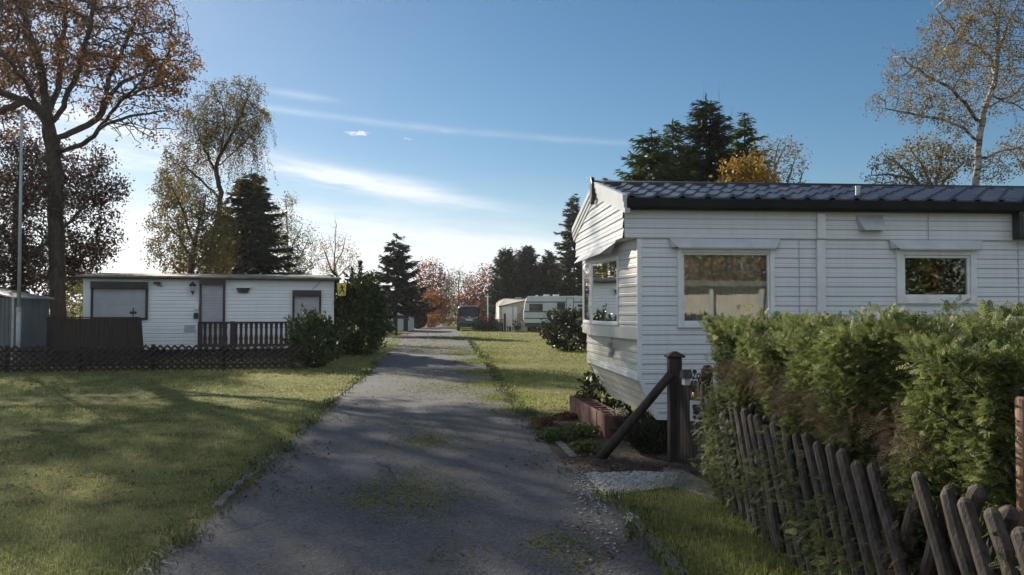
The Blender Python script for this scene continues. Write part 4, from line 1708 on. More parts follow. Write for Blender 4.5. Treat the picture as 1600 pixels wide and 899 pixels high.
def build_board_fence():
    F = Frame(*at(76, 560, 22.6).xy, R(2))
    x1, _ = F.loc(218, 520)
    zt = F.loc(140, 498)[1]
    root = empty('board_fence', F.o, F.a, 'dark brown close boarded fence panel below the large shuttered window', 'fence')
    c = MB()
    x = 0.0
    rg = np.random.default_rng(3)
    while x < x1 - .05:
        w = rg.uniform(.115, .135)
        y = rg.uniform(-.004, .004)
        c.box(x, x + w - .008, y, y + .022, .03, zt + rg.uniform(-.008, .008))
        x += w
    c.build('boards', M['dark_wood'], root)
    c = MB()
    c.prism([(x1, -.03, 0), (x1 + .14, -.03, 0), (x1 + .03, -.03, zt), (x1 - .06, -.03, zt)], (0, .08, 0))
    c.build('post', M['dark_wood'], root)
    c = MB()
    c.box(-.06, .04, -.03, .05, 0, zt + .03)
    c.build('post', M['dark_wood'], root)
    c = MB()
    c.box(-.05, x1, -.035, .05, zt + .012, zt + .045)
    c.build('cap_rail', M['dark_wood'], root)
    # little dark bracket standing on the cap
    b = empty('bird_feeder', F.w(F.loc(208, 490)[0], 0), F.a, 'small dark feeder standing on the end of the boarded fence', 'feeder')
    c = MB()
    c.tube([(0, 0, 0), (0, 0, zt + .3)], .014, 6)
    c.build('pole', M['iron'], b)
    c = MB()
    c.box(-.07, .07, -.06, .06, zt + .13, zt + .2)
    c.build('tray', M['iron'], b)


build_board_fence()


def build_shed():
    c0 = at(21, 540, 21.9)
    F = Frame(c0.x, c0.y, 0)
    root = empty('garden_shed', F.o, 0, 'grey ribbed metal garden shed with low pitched roof at the left edge', 'shed')
    ze = F.loc(60, 466)[1]
    W, D = 2.9, 1.65
    c = MB()
    n = 26
    for i in range(n):
        a = -W + W * i / n
        b = -W + W * (i + 1) / n
        m = (b - a)
        pr = [(a, 0), (a + m * .3, 0), (a + m * .4, -.02), (a + m * .7, -.02), (a + m * .8, 0), (b, 0)]
        for (p, q), (r_, s) in zip(pr[:-1], pr[1:]):
            c.quad((p, q, 0), (r_, s, 0), (r_, s, ze), (p, q, ze))
    for i in range(14):
        a, b = D * i / 14, D * (i + 1) / 14
        m = b - a
        pr = [(a, 0), (a + m * .3, 0), (a + m * .4, .02), (a + m * .7, .02), (a + m * .8, 0), (b, 0)]
        for (p, q), (r_, s) in zip(pr[:-1], pr[1:]):
            c.quad((q, p, 0), (s, r_, 0), (s, r_, ze), (q, p, ze))
    c.quad((-W, 0, 0), (-W, 0, ze), (-W, D, ze), (-W, D, 0))
    c.quad((-W, D, 0), (-W, D, ze), (0, D, ze), (0, D, 0))
    c.build('wall', M['shedmetal'], root)
    c = MB()
    rz = ze + .16
    c.prism([(.10, -.12, ze - .01), (-W / 2, -.12, rz + .12), (-W - .1, -.12, ze - .01), (-W - .1, -.12, ze + .03), (-W / 2, -.12, rz + .16), (.10, -.12, ze + .03)], (0, D + .24, 0))
    c.build('roof', M['galv'], root)
    c = MB()
    c.box(-.05, .012, -.03, .0, 0, ze)
    c.build('corner_trim', M['galv'], root)
    c = MB()
    c.box(-2.2, -.95, -.045, -.024, .05, ze - .08)
    c.build('door', M['shedmetal'], root, bevel=.005)


build_shed()


def build_flagpole():
    b = gnd(27.5, 581)
    t = at(34, 182, b.y)
    j = at(29.5, 484, b.y)
    root = empty('flagpole', b, 0, 'tall thin pale flagpole with a clamp joint standing on the left lawn', 'flagpole')
    d = (t - b)
    c = MB()
    c.tube([(0, 0, 0), tuple(j - b)], .055, 10)
    c.build('lower_tube', M['polegrey'], root, smooth=True)
    c = MB()
    c.tube([tuple(j - b), tuple(d)], [.042, .030], 10)
    c.build('upper_tube', M['polegrey'], root, smooth=True)
    c = MB()
    k = j - b
    c.tube([(k.x, k.y, k.z - .06), (k.x, k.y, k.z + .06)], .064, 10)
    c.build('clamp', M['galv'], root)
    c = MB()
    c.tube([(d.x, d.y, d.z), (d.x, d.y, d.z + .05), (d.x, d.y, d.z + .09)], [.05, .05, .015], 8)
    c.build('cap', M['galv'], root)


build_flagpole()


def build_yellow_sign():
    p = at(534, 452, 26.2)
    root = empty('warning_sign', (p.x, p.y, 0), R(8), 'yellow sign with dark figures on a thin post before the laurel bush', 'sign')
    c = MB()
    c.tube([(0, .03, 0), (0, .03, p.z + .2)], .016, 8)
    c.build('post', M['bark_dark'], root)
    c = MB()
    c.prism([(x, 0, p.z + z) for x, z in ((-.11, -.22), (.12, -.21), (.15, .20), (-.16, .20))], (0, .012, 0))
    b = c.build('sign_plate', M['yellow'], root)
    # dark picture: a plain running figure with a ball
    c = MB()
    def blob(cx, cz, rx, rz, n=14):
        c.prism([(cx + rx * math.cos(6.283 * i / n), -.006, p.z + cz + rz * math.sin(6.283 * i / n)) for i in range(n)], (0, .005, 0))
    blob(.0, .10, .035, .035)
    def limb(x0, z0, x1, z1, w=.016):
        dx, dz = x1 - x0, z1 - z0
        l = math.hypot(dx, dz)
        nx, nz = -dz / l * w, dx / l * w
        c.prism([(x0 + nx, -.004 - .001 * len(c.f) % .003, p.z + z0 + nz), (x0 - nx, -.004, p.z + z0 - nz), (x1 - nx, -.004, p.z + z1 - nz), (x1 + nx, -.004, p.z + z1 + nz)], (0, .003, 0))
    limb(.0, .075, .03, -.03, .026)
    limb(.01, .05, -.07, .03)
    limb(.02, .05, .09, .07)
    limb(.03, -.03, .08, -.10, .02)
    limb(.03, -.03, -.03, -.08, .02)
    limb(-.03, -.08, -.08, -.15)
    limb(.08, -.10, .06, -.17)
    blob(-.085, -.045, .022, .026)
    c.build('picture', M['signblack'], b)


build_yellow_sign()
# ------------------------------------------------------------------ picket fence, gate, hedge and planter on the right
def build_picket_fence():
    root = empty('picket_fence', (1.70, 7.1, 0), 0, 'brown crossed half-log picket fence in front of the thuja hedge', 'fence')
    ox, oy = 1.70, 7.1
    rg = np.random.default_rng(8)
    tops = [5.60, 5.446, 5.26, 5.096, 4.908, 4.73, 4.56, 4.40, 4.223, 4.054, 3.899, 3.726, 3.316, 3.127, 2.968, 2.806]
    y = 5.78
    while y < 7.15:
        tops.insert(0, y)
        y += .175
    y = 2.806 - .172
    while y > 1.5:
        tops.append(y)
        y -= .172

    def picket(yt, layer, lean, h, r):
        yb = yt - lean if layer < 0 else yt + lean
        x = layer * .036 + rg.normal() * .006
        c = MB()
        n = 6
        P = []
        rr = []
        for i in range(n + 1):
            f = i / n
            P.append((x + rg.normal() * .003, (yb + (yt - yb) * f) - oy + rg.normal() * .004, .0 + h * f))
            rr.append(r * (1 + rg.normal() * .05))
        d = Vector(P[-1]) - Vector(P[-2])
        d.normalize()
        e = Vector(P[-1])
        P += [tuple(e + d * .016), tuple(e + d * .026)]
        rr += [r * .72, r * .30]
        c.tube(P, rr, 9)
        return c.build('picket', M['old_wood'], root, smooth=False)
    for yt in tops:
        picket(yt, -1, .50 + rg.normal() * .025, .775 + rg.normal() * .026, .031 * rg.uniform(.82, 1.1))
    # back layer leans the other way
    y = 7.0
    while y > 1.4:
        if not (3.95 < y < 4.05):
            picket(y, 1, .42 + rg.normal() * .03, .77 + rg.normal() * .03, .031 * rg.uniform(.82, 1.1))
        y -= .19
    for z in (.20, .60):
        c = MB()
        c.tube([(.095, .1, z), (.095, -5.7, z)], .034, 8)
        c.build('rail', M['old_wood'], root)
    for yy in (6.9, 4.9, 3.05, 1.6):
        c = MB()
        c.tube([(.155, yy - oy, 0), (.155, yy - oy, .72)], .045, 10)
        c.build('post', M['old_wood'], root)
    # pale plank behind the pickets
    c = MB()
    c.box(.215, .24, 2.3 - oy, 4.35 - oy, .50, .62)
    c.build('plank', M['galvwood'], root)
    # tall round post at the picture's edge
    p = at(1597, 620, 2.93)
    r = empty('wooden_post', (p.x + .012, p.y, 0), 0, 'tall smooth round brown wooden post beyond the near end of the hedge', 'post')
    c = MB()
    c.tube([(0, 0, 0), (0, 0, p.z - .01), (0, 0, p.z)], [.036, .034, .028], 14)
    c.build('pole', M['post_wood'], r, smooth=True)


M['galvwood'] = noisy('pale_plank', (.26, .24, .21), (.18, .16, .14), 3, (1, 1, 6), .85, .3)
build_picket_fence()


def build_gate():
    p1 = Vector((1.635, 8.10, 0))
    p2 = Vector((1.77, 7.32, 0))
    # heavy post with a cap and its leaning brace
    root = empty('gate_post', p1, R(6), 'thick dark square gate post with flat cap in front of the cream wall', 'post')
    zt = at(1054, 551, 8.1).z
    c = MB()
    c.prism([(-.07, -.06, 0), (.06, -.06, 0), (.065, .06, 0), (-.065, .06, 0)], (0, 0, zt - .05))
    c.build('shaft', M['dark_wood'], root, bevel=.012)
    c = MB()
    c.loft([[(-.085, -.075, zt - .05), (.085, -.075, zt - .05), (.085, .075, zt - .05), (-.085, .075, zt - .05)],
            [(-.09, -.08, zt - .03), (.09, -.08, zt - .03), (.09, .08, zt - .03), (-.09, .08, zt - .03)],
            [(-.02, -.02, zt + .012), (.02, -.02, zt + .012), (.02, .02, zt + .012), (-.02, .02, zt + .012)]])
    c.build('cap', M['dark_wood'], root, bevel=.006)
    b0 = gnd(938, 717)
    root = empty('brace_pole', b0, 0, 'round dark pole leaning diagonally against the thick gate post', 'pole')
    b1 = at(1049, 584, 8.03)
    d = b1 - b0
    c = MB()
    c.tube([tuple(d * (-.01)), tuple(d * .3), tuple(d * .65), tuple(d)], [.050, .049, .046, .043], 12)
    c.build('shaft', M['dark_wood'], root, smooth=True)
    root = empty('gate_post', p2, 0, 'round topped dark gate post half hidden by the hedge', 'post')
    zt2 = at(1104, 571, 7.32).z
    c = MB()
    c.tube([(0, 0, 0), (0, 0, zt2 - .03), (0, 0, zt2)], [.06, .055, .035], 12)
    c.build('shaft', M['dark_wood'], root)
    # gate leaf
    d = (p2 - p1)
    ln = d.length - .16
    ang = math.atan2(d.y, d.x)
    u = d.normalized()
    root = empty('garden_gate', p1 + u * .09, ang, 'narrow dark picket gate between the two gate posts', 'gate')
    n = 8
    for i in range(n):
        x = .03 + (ln - .06) * i / (n - 1)
        h = .90 - .06 * math.sin(i / (n - 1) * math.pi)
        c = MB()
        c.prism([(x - .034, -.012, .06), (x + .034, -.012, .06), (x + .034, -.012, h - .09), (x, -.012, h), (x - .034, -.012, h - .09)], (0, .024, 0))
        c.build('picket', M['dark_wood'], root)
    for z in (.22, .62):
        c = MB()
        c.box(0, ln, .014, .05, z, z + .07)
        c.build('rail', M['dark_wood'], root)
    c = MB()
    c.prism([(0.02, .016, .30), (.08, .016, .30), (ln - .02, .016, .60), (ln - .08, .016, .60)], (0, .03, 0))
    c.build('brace', M['dark_wood'], root)

    # scrolled iron bracket with a sunflower on the second post
    root = empty('iron_bracket', p2 + Vector((-.06, -.02, 0)), 0, 'scrolled iron bracket with flower heads on the second gate post', 'bracket')
    q = lambda px, py: at(px, py, 7.28) - Vector((p2.x - .06, p2.y - .02, 0))
    c = MB()
    def curl(cx, cy, r, turns, s=1):
        k = 26
        return [tuple(q(cx + r * (1 - .75 * i / k) * math.cos(s * turns * 6.283 * i / k), cy + r * (1 - .75 * i / k) * math.sin(s * turns * 6.283 * i / k))) for i in range(k)]
    c.tube(curl(1092, 587, 4.5, 1.3), .006, 5)
    c.tube(curl(1096, 597, 3.5, 1.3, -1), .006, 5)
    c.tube([tuple(q(1100, 590.5)), tuple(q(1083, 591.5))], .007, 5)
    c.tube([tuple(q(1086, 584)), tuple(q(1083, 592)), tuple(q(1082, 600))], .006, 5)
    c.build('scroll', M['iron'], root)
    for (px, py, r) in ((1085.5, 581, 4.0), (1079.5, 586, 2.8)):
        c = MB()
        k = q(px, py)
        rr = r * 7.28 / FPX
        pts = []
        for i in range(24):
            a = 6.283 * i / 24
            rad = rr * (1 if i % 2 else .72)
            pts.append((k.x + rad * math.cos(a), k.y, k.z + rad * math.sin(a)))
        c.prism(pts, (0, .012, 0))
        f = c.build('flower', M['dryflower'], root)
    # little bird house on a picket
    root = empty('bird_house', p1 + u * .40, ang, 'tiny bird house with dark pitched roof on the gate', 'bird house')
    c = MB()
    c.box(-.035, .035, -.07, -.012, .80, .875)
    c.build('box', M['signwhite'], root)
    c = MB()
    c.prism([(-.055, -.085, .865), (.055, -.085, .865), (.018, -.085, .945), (-.018, -.085, .945)], (0, .09, 0))
    c.build('roof', M['iron'], root)
    # plaque with dark animal-like figures
    root = empty('wall_plaque', p2 + Vector((-.12, -.16, 0)), R(-38), 'white plaque with dark figures hung by the second gate post', 'plaque')
    zc = at(1096, 642, 7.2).z
    c = MB()
    c.box(-.075, .075, -.008, .008, zc - .09, zc + .09)
    pb = c.build('board', M['signwhite'], root, bevel=.003)
    c = MB()
    rg = np.random.default_rng(2)
    for (cx, cz, rx, rz) in ((-.028, .035, .022, .03), (.026, .04, .02, .026), (-.02, -.012, .026, .024), (.028, -.008, .02, .026), (-.026, -.055, .022, .018), (.024, -.055, .026, .02), (0, .01, .014, .05)):
        pts = []
        for i in range(12):
            a = 6.283 * i / 12
            k = rg.uniform(.8, 1.15)
            pts.append((cx + rx * k * math.cos(a), -.0105 - rg.uniform(0, .0), zc + cz + rz * k * math.sin(a)))
        c.prism(pts, (0, -.0006 * (len(c.f) % 7 + 1), 0))
    c.build('picture', M['signblack'], pb)
    # round brass lamp glimpsed behind the gate
    root = empty('garden_lantern', (1.745, 7.62, 0), 0, 'small round yellowish garden lantern behind the gate', 'lantern')
    k = at(1096, 618, 7.62)
    c = MB()
    c.tube([(0, 0, 0), (0, 0, k.z - .06)], .012, 6)
    c.build('stake', M['iron'], root)
    c = MB()
    c.tube([(0, 0, k.z - .06), (0, 0, k.z - .045), (0, 0, k.z), (0, 0, k.z + .03), (0, 0, k.z + .05)], [.02, .045, .055, .04, .015], 10)
    c.build('lamp_body', M['brass'], root, smooth=True)


M['dryflower'] = noisy('faded_flower', (.10, .075, .03), (.05, .04, .02), 40, rough=.8)
build_gate()


def spray_template(rg, n=9):
    """flat frond of a conifer hedge: kites along a stem, in the xy plane with the tip along +x"""
    C, D, L = [], [], []
    for i in range(n):
        f = (i + .6) / n
        for s in (-1, 1):
            l = .38 * (1 - f * .72) * rg.uniform(.8, 1.2)
            d = np.array([.75, s * .8, rg.normal() * .12])
            d /= np.linalg.norm(d)
            C.append(np.array([f * .86, 0, 0]) + d * l * .5)
            D.append(d)
            L.append(l)
    C.append(np.array([.5, 0, 0])); D.append(np.array([1., 0, 0])); L.append(1.0)
    return np.array(C), np.array(D), np.array(L)


def sprays(P, D, N, size, seed, wid=.055):
    """place fronds at P pointing along D with the flat side facing N"""
    rg = np.random.default_rng(seed)
    T = [spray_template(rg, k) for k in (7, 6, 6, 5)]
    D = unit(D)
    S = unit(np.cross(N, D))
    N2 = np.cross(D, S)
    Vs, As, Fs = [], [], []
    b = 0
    for k, (c, d, l) in enumerate(T):
        m = np.arange(len(P)) % len(T) == k
        p, dd, ss, nn, sz = P[m], D[m], S[m], N2[m], size[m]
        n, q = len(p), len(c)
        # tips curl over
        sag = -.28 * c[:, 0] ** 2
        W = p[:, None] + (dd[:, None] * c[None, :, 0:1] + ss[:, None] * c[None, :, 1:2] + nn[:, None] * (c[None, :, 2:3])) * sz[:, None, None]
        W[:, :, 2] += sag[None] * sz[:, None] * rg.uniform(.2, 1.3, n)[:, None]
        DD = dd[:, None] * d[None, :, 0:1] + ss[:, None] * d[None, :, 1:2] + nn[:, None] * d[None, :, 2:3]
        DD[:, :, 2] -= .35 * c[None, :, 0]
        NN = np.repeat(nn[:, None], q, 1)
        V, F = kites(W.reshape(-1, 3), DD.reshape(-1, 3), NN.reshape(-1, 3), (l[None] * sz[:, None]).ravel(), np.tile(np.where(l >= 1, .03, wid * 1.5), n) * np.repeat(sz, q), .03)
        Vs.append(V)
        Fs.append(F + b)
        b += len(V)
        As.append(np.repeat(np.clip(np.repeat(rg.normal(.45, .24, n), q) + rg.normal(0, .08, n * q), 0, 1), 4))
    return np.concatenate(Vs), np.concatenate(Fs), np.concatenate(As)


def build_hedge():
    y0, y1 = 3.02, 7.0
    x0, x1 = 1.80, 2.85
    root = empty('thuja_hedge', (x0, y0, 0), 0, 'ragged yellow green thuja hedge growing over the picket fence', 'hedge')
    rg = np.random.default_rng(77)
    org = np.array([x0, y0, 0])
    # shape: front face bulges over the fence, ragged top
    def topz(y):
        return 1.37 + .05 * np.sin(y * 2.1) + .04 * np.sin(y * 5.3 + 1) + .03 * np.sin(y * 11.0)
    def front(y, z):
        f = z / 1.42
        bul = -.10 * np.sin(np.clip(f, 0, 1) * 3.1) - .16 * np.clip((f - .45) / .55, 0, 1) ** 1.2
        # the upper mass hangs over further where the fence is nearest
        return x0 + .06 + bul * (.75 + .35 * np.sin(y * 1.7 + .4)) + .05 * np.sin(y * 4.1 + z * 5) + .04 * np.sin(y * 9 + z * 3 + 2)
    P, D, N, S, kind = [], [], [], [], []
    # front face
    n = 26000
    y = rg.uniform(y0, y1, n)
    f = rg.uniform(0, 1, n) ** .62
    dens = patchy(y, f * 1.4, 4.2, 6)
    low = f < .42
    keep = rg.uniform(size=n) < np.where(low, .34 + .2 * dens, .98)
    y, f = y[keep], f[keep]
    z = f * topz(y)
    x = front(y, z) + np.abs(rg.normal(0, .07, len(y)))
    P.append(np.stack([x, y, z], 1))
    d = np.stack([-rg.uniform(.3, 1.1, len(y)), rg.normal(0, .55, len(y)) - .15, rg.uniform(-.25, .9, len(y))], 1)
    D.append(d)
    N.append(np.stack([-.8 + rg.normal(0, .45, len(y)), rg.normal(0, .45, len(y)) + .25, .6 + rg.normal(0, .4, len(y))], 1))
    S.append(rg.uniform(.036, .085, len(y)))
    # top
    n = 9500
    y = rg.uniform(y0, y1, n)
    x = rg.uniform(x0 - .16, x1, n)
    z = topz(y) - np.abs(rg.normal(0, .06, n)) + .03 * np.sin(x * 9)
    P.append(np.stack([x, y, z], 1))
    D.append(np.stack([rg.normal(-.15, .45, n), rg.normal(0, .45, n), rg.uniform(.4, 1.2, n)], 1))
    N.append(rg.normal(size=(n, 3)))
    S.append(rg.uniform(.04, .10, n))
    # both ends
    for ye, sg in ((y0, -1), (y1, 1)):
        n = 4000
        x = rg.uniform(x0 - .05, x1, n)
        f = rg.uniform(.05, 1, n) ** .7
        z = f * topz(np.full(n, ye))
        yy = ye + sg * (.05 * np.sin(x * 7 + z * 5)) - sg * np.abs(rg.normal(0, .06, n))
        P.append(np.stack([x, yy, z], 1))
        D.append(np.stack([rg.normal(0, .5, n), sg * rg.uniform(.3, 1, n), rg.uniform(-.2, .9, n)], 1))
        N.append(rg.normal(size=(n, 3)) * .5 + np.array([0, sg * .4, .8]))
        S.append(rg.uniform(.04, .08, n))
    # leaders that stand above the clipped top
    for (px, py, Y) in ((1342, 468, 5.3), (1338, 478, 5.2), (1484, 455, 4.6), (1488, 470, 4.6), (1480, 480, 4.7), (1165, 470, 6.4), (1230, 488, 6), (1410, 482, 5), (1530, 478, 4.2), (1290, 486, 5.8), (1565, 480, 3.9), (1440, 484, 4.5), (1125, 492, 6.9)):
        t = np.array(at(px, py, Y))
        k = 26
        s = rg.uniform(0, 1, k)
        hgt = max(.12, t[2] - 1.33)
        P.append(np.stack([t[0] + rg.normal(0, .03, k), t[1] + rg.normal(0, .03, k), t[2] - hgt * s - .05], 1))
        D.append(np.stack([rg.normal(0, .55, k), rg.normal(0, .55, k), rg.uniform(.7, 1.3, k)], 1))
        N.append(rg.normal(size=(k, 3)))
        S.append(rg.uniform(.04, .10, k))
    # tufts pushed out between the pickets
    for (yy, zz, k, rr) in ((4.55, .30, 130, .11), (4.75, .42, 120, .10), (4.9, .55, 80, .09), (5.2, .50, 90, .10), (5.4, .35, 110, .11), (4.35, .25, 130, .11), (4.2, .36, 110, .10), (4.1, .18, 120, .10), (3.55, .22, 60, .08), (3.85, .30, 80, .09), (5.6, .30, 70, .12), (5.9, .42, 130, .15), (6.2, .55, 170, .16), (6.1, .75, 90, .12), (6.5, .72, 160, .15), (6.6, .70, 170, .12), (6.5, .22, 130, .13), (6.65, .22, 130, .12), (6.15, .2, 90, .12),
                            (6.5, .45, 200, .17), (6.62, .5, 200, .13), (5.5, .12, 45, .12), (6.0, .16, 70, .15), (6.4, .16, 70, .13), (5.1, .15, 40, .1), (4.0, .45, 35, .08), (3.05, .42, 26, .06), (2.75, .62, 18, .05), (4.6, .62, 30, .06)):
        q = rg.normal(size=(k, 3)) * np.array([.05, rr, rr])
        P.append(q + np.array([1.66, yy, zz]))
        D.append(np.stack([-rg.uniform(.2, 1, k), rg.normal(-.15, .6, k), rg.uniform(-.5, .5, k)], 1))
        N.append(rg.normal(size=(k, 3)) * .5 + np.array([-.3, 0, .8]))
        S.append(rg.uniform(.04, .09, k))
    P, D, N, S = map(np.concatenate, (P, D, N, S))
    P[:, 2] = np.maximum(P[:, 2], .05)
    V, F, A = sprays(P - org, D, N, S, 5)
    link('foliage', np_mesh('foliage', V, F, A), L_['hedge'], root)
    # dead brown shoots showing under the overhang
    n = 900
    y = rg.uniform(3.3, 7.0, n)
    z = np.clip(1.02 - .055 * (y - 3.2) * 0 + rg.normal(0, .06, n), .7, 1.2) - .10 * np.clip((5.5 - y) / 2.2, 0, 1)
    x = front(y, z) - .01 + rg.normal(0, .04, n)
    P = np.stack([x, y, z], 1)
    D = np.stack([-rg.uniform(.2, 1, n), rg.normal(0, .6, n), rg.normal(-.1, .5, n)], 1)
    V, F, A = sprays(P - org, D, rg.normal(size=(n, 3)), rg.uniform(.06, .12, n), 9, .028)
    k = 180
    P2 = np.stack([np.full(k, 1.68) + rg.normal(0, .03, k), 3.5 + rg.normal(0, .12, k), .30 + rg.normal(0, .12, k)], 1)
    V2, F2, A2 = sprays(P2 - org, np.stack([-rg.uniform(.2, 1, k), rg.normal(0, .6, k), rg.normal(-.3, .5, k)], 1), rg.normal(size=(k, 3)), rg.uniform(.05, .10, k), 10, .03)
    V, F, A = merge([(V, F, A), (V2, F2, A2)])
    link('dead_shoots', np_mesh('dead_shoots', V, F, A), L_['hedge_dead'], root)
    # stems and dim inner mass
    c = MB()
    for i in range(16):
        yy = y0 + .15 + (y1 - y0 - .3) * i / 15 + rg.normal() * .05
        xx = x0 + .42 + rg.normal() * .06
        c.tube([(xx - x0, yy - y0, 0), (xx - x0 + rg.normal() * .05, yy - y0 + rg.normal() * .05, .7), (xx - x0 + rg.normal() * .08, yy - y0 + rg.normal() * .08, 1.3)], [.035, .024, .008], 6)
        for k in range(16):
            z = rg.uniform(.2, 1.15)
            a = rg.uniform(0, 6.28)
            l = rg.uniform(.2, .5)
            c.tube([(xx - x0, yy - y0, z), (xx - x0 + math.cos(a) * l * .5, yy - y0 + math.sin(a) * l * .5, z + .08), (xx - x0 + math.cos(a) * l, yy - y0 + math.sin(a) * l, z + .22)], [.011, .008, .003], 4, cap=False)
    c.build('stems', M['bark_dark'], root, smooth=True)
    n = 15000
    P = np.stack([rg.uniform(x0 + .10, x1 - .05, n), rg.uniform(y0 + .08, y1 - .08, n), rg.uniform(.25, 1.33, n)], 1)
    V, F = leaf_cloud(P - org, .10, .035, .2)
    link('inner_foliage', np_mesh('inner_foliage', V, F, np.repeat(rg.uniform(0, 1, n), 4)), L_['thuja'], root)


build_hedge()


def build_planter():
    # row of hollow blocks before the gable
    ax, ay = gnd(945, 686).x, gnd(945, 686).y
    ux, uy = -.1093, .994
    rg = np.random.default_rng(15)
    words = ['nearest of the row, by the leaning pole', 'second in the row from the leaning pole', 'in the middle of the row of five', 'fourth in the row from the leaning pole', 'with grass on top at the far end of the row']
    src = None
    for i in range(5):
        lo = .458 * i + .01
        c = Vector((ax + ux * lo + .0, ay + uy * lo, 0))
        root = empty('planter_block', c, math.atan2(uy, ux) + rg.normal() * .012, 'reddish hollow concrete planter block ' + words[i], 'planter', 'row of red planter blocks')
        ln, wd, hh, t = .445, .25, .275, .035
        if src is None:
            m = MB()
            # local x along the row, y towards the lane
            m.box(0, ln, -wd, -wd + t, 0, hh)
            m.box(0, ln, -t, 0, 0, hh)
            m.box(0, t, -wd + t, -t, 0, hh - .003)
            m.box(ln - t, ln, -wd + t, -t, 0, hh - .003)
            m.box(ln / 2 - t / 2, ln / 2 + t / 2, -wd + t, -t, 0, hh - .006)
            src = o = m.build('shell', M['redblock'], root, bevel=.008)
            m = MB()
            m.box(t, ln - t, -wd + t, -t, .02, hh - .075)
            s2 = m.build('soil', M['soil'], root)
        else:
            for q in (src, s2):
                o = q.copy()
                COL.objects.link(o)
                o.parent = root
        if i == 4:
            n = 420
            V, F = blades(rg.uniform(.0, ln, n), rg.uniform(-wd, 0, n), rg.uniform(.06, .14, n), np.full(n, .006), 4, .7, hh - .07)
            link('grass_tuft', np_mesh('grass_tuft', V, F, np.repeat(rg.uniform(0, .9, n), 4)), L_['weed'], root)
    # blocks' local y points to the lane: shift is handled by the width sign
    shrub('heather_bush', 'low dark clipped bush with dull tops under the nose of the cream home', 'bush', (1.56, 9.0, 0), .36, .40, .36, 5200, (.05, .010), L_['heather'], .15, 4, 0, None, .75, 1.2, .6, 5, .4)
    shrub('heather_bush', 'dark mound of heather between the gate post and the leaning pole', 'bush', (1.62, 8.62, 0), .42, .26, .34, 3800, (.05, .010), L_['heather'], .15, 5, 0, None, .75, 1.2, .6, 5, .4)
    # pale flower tuft on the nearest block
    c = gnd(955, 686)
    r = shrub('flowering_plant', 'pale flowering cushion plant beside the nearest red block', 'plant', (c.x + .10, c.y + .10, 0), .17, .17, .30, 900, (.05, .010), L_['weed'], .2, 6, 0, None, .5, 1, .8, 4)
    k = 70
    P = np.stack([rg.normal(0, .09, k), rg.normal(0, .09, k), .30 + rg.uniform(-.02, .045, k)], 1)
    V, F = leaf_cloud(P, .024, .022, 0)
    link('blossom', np_mesh('blossom', V, F, np.repeat(rg.uniform(0, 1, k), 4)), L_['bloom'], r)
    # leafy shoots behind the row
    c = gnd(930, 640)
    shrub('leafy_shrub', 'small glossy leafed shrub below the far corner of the cream home', 'shrub', (1.20, 11.6, 0), .28, .3, .58, 520, (.085, .034), L_['rhodo'], .3, 7, .3, None, .4, .8, .4, 6)
    shrub('leafy_shrub', 'low dark leafy shrub behind the red blocks', 'shrub', (1.36, 10.6, 0), .24, .5, .34, 520, (.08, .032), L_['rhodo'], .3, 8, .3, None, .4, .8, .4, 6)
    # cranesbill with red leaves at the lane edge
    for (px, py, rx, k, sd, lab) in ((850, 664, .16, 240, 1, 'red leaved ground plant at the edge of the lane'), (888, 655, .17, 260, 2, 'red and pale leaved plant at the foot of the red blocks'),
                                     (870, 690, .22, 420, 3, 'green low plant with pale leaves in the bed beside the lane'), (905, 682, .26, 520, 4, 'dense green ground plant in front of the red blocks'),
                                     (915, 708, .17, 260, 5, 'yellow tipped weed near the foot of the leaning pole')):
        g = gnd(px, py)
        shrub('bed_plant', lab, 'plant', (g.x, g.y, 0), rx, rx, .14 if sd > 2 else .10, k, (.05, .03), L_['cranes'] if sd < 3 else L_['weed'], .4, 20 + sd, 0, 'plants in the flower bed', .2, .6, .5, 4)
    # dandelion clocks on the lawn
    for (px, py, lab) in ((490, 611, 'single white dandelion clock on the far part of the left lawn'), (453, 663, 'single white dandelion clock near the left kerb')):
        g = gnd(px, py)
        r = empty('dandelion', g, 0, lab, 'flower', 'dandelion clocks')
        m = MB()
        m.tube([(0, 0, 0), (.01, 0, .10)], .004, 4)
        m.build('stem', M['twig_grey'], r)
        n = 130
        V, F = kites(rdir(n) * .02 + np.array([.01, 0, .115]), rdir(n), rdir(n), .024, .008)
        link('seed_head', np_mesh('seed_head', V, F, np.repeat(rg.uniform(0, 1, n), 4)), L_['bloom'], r)
    g = gnd(992, 742 + 0)
    for (px, py, lab) in ((988, 838, 'white topped weed by the right kerb'), (985, 845, 'small pale weed below the white topped one by the right kerb')):
        g = gnd(px, py)
        r = shrub('weed', lab, 'plant', (g.x, g.y, 0), .05, .05, .14, 60, (.04, .008), L_['weed'], .3, 31, 0, 'pale weeds by the right kerb', .2, .5, .9, 4)
        V, F = leaf_cloud(np.stack([rg.normal(0, .025, 16), rg.normal(0, .025, 16), rg.uniform(.12, .16, 16)], 1), .02, .016, 0)
        link('blossom', np_mesh('blossom', V, F, np.repeat(rg.uniform(0, 1, 16), 4)), L_['bloom'], r)


build_planter()
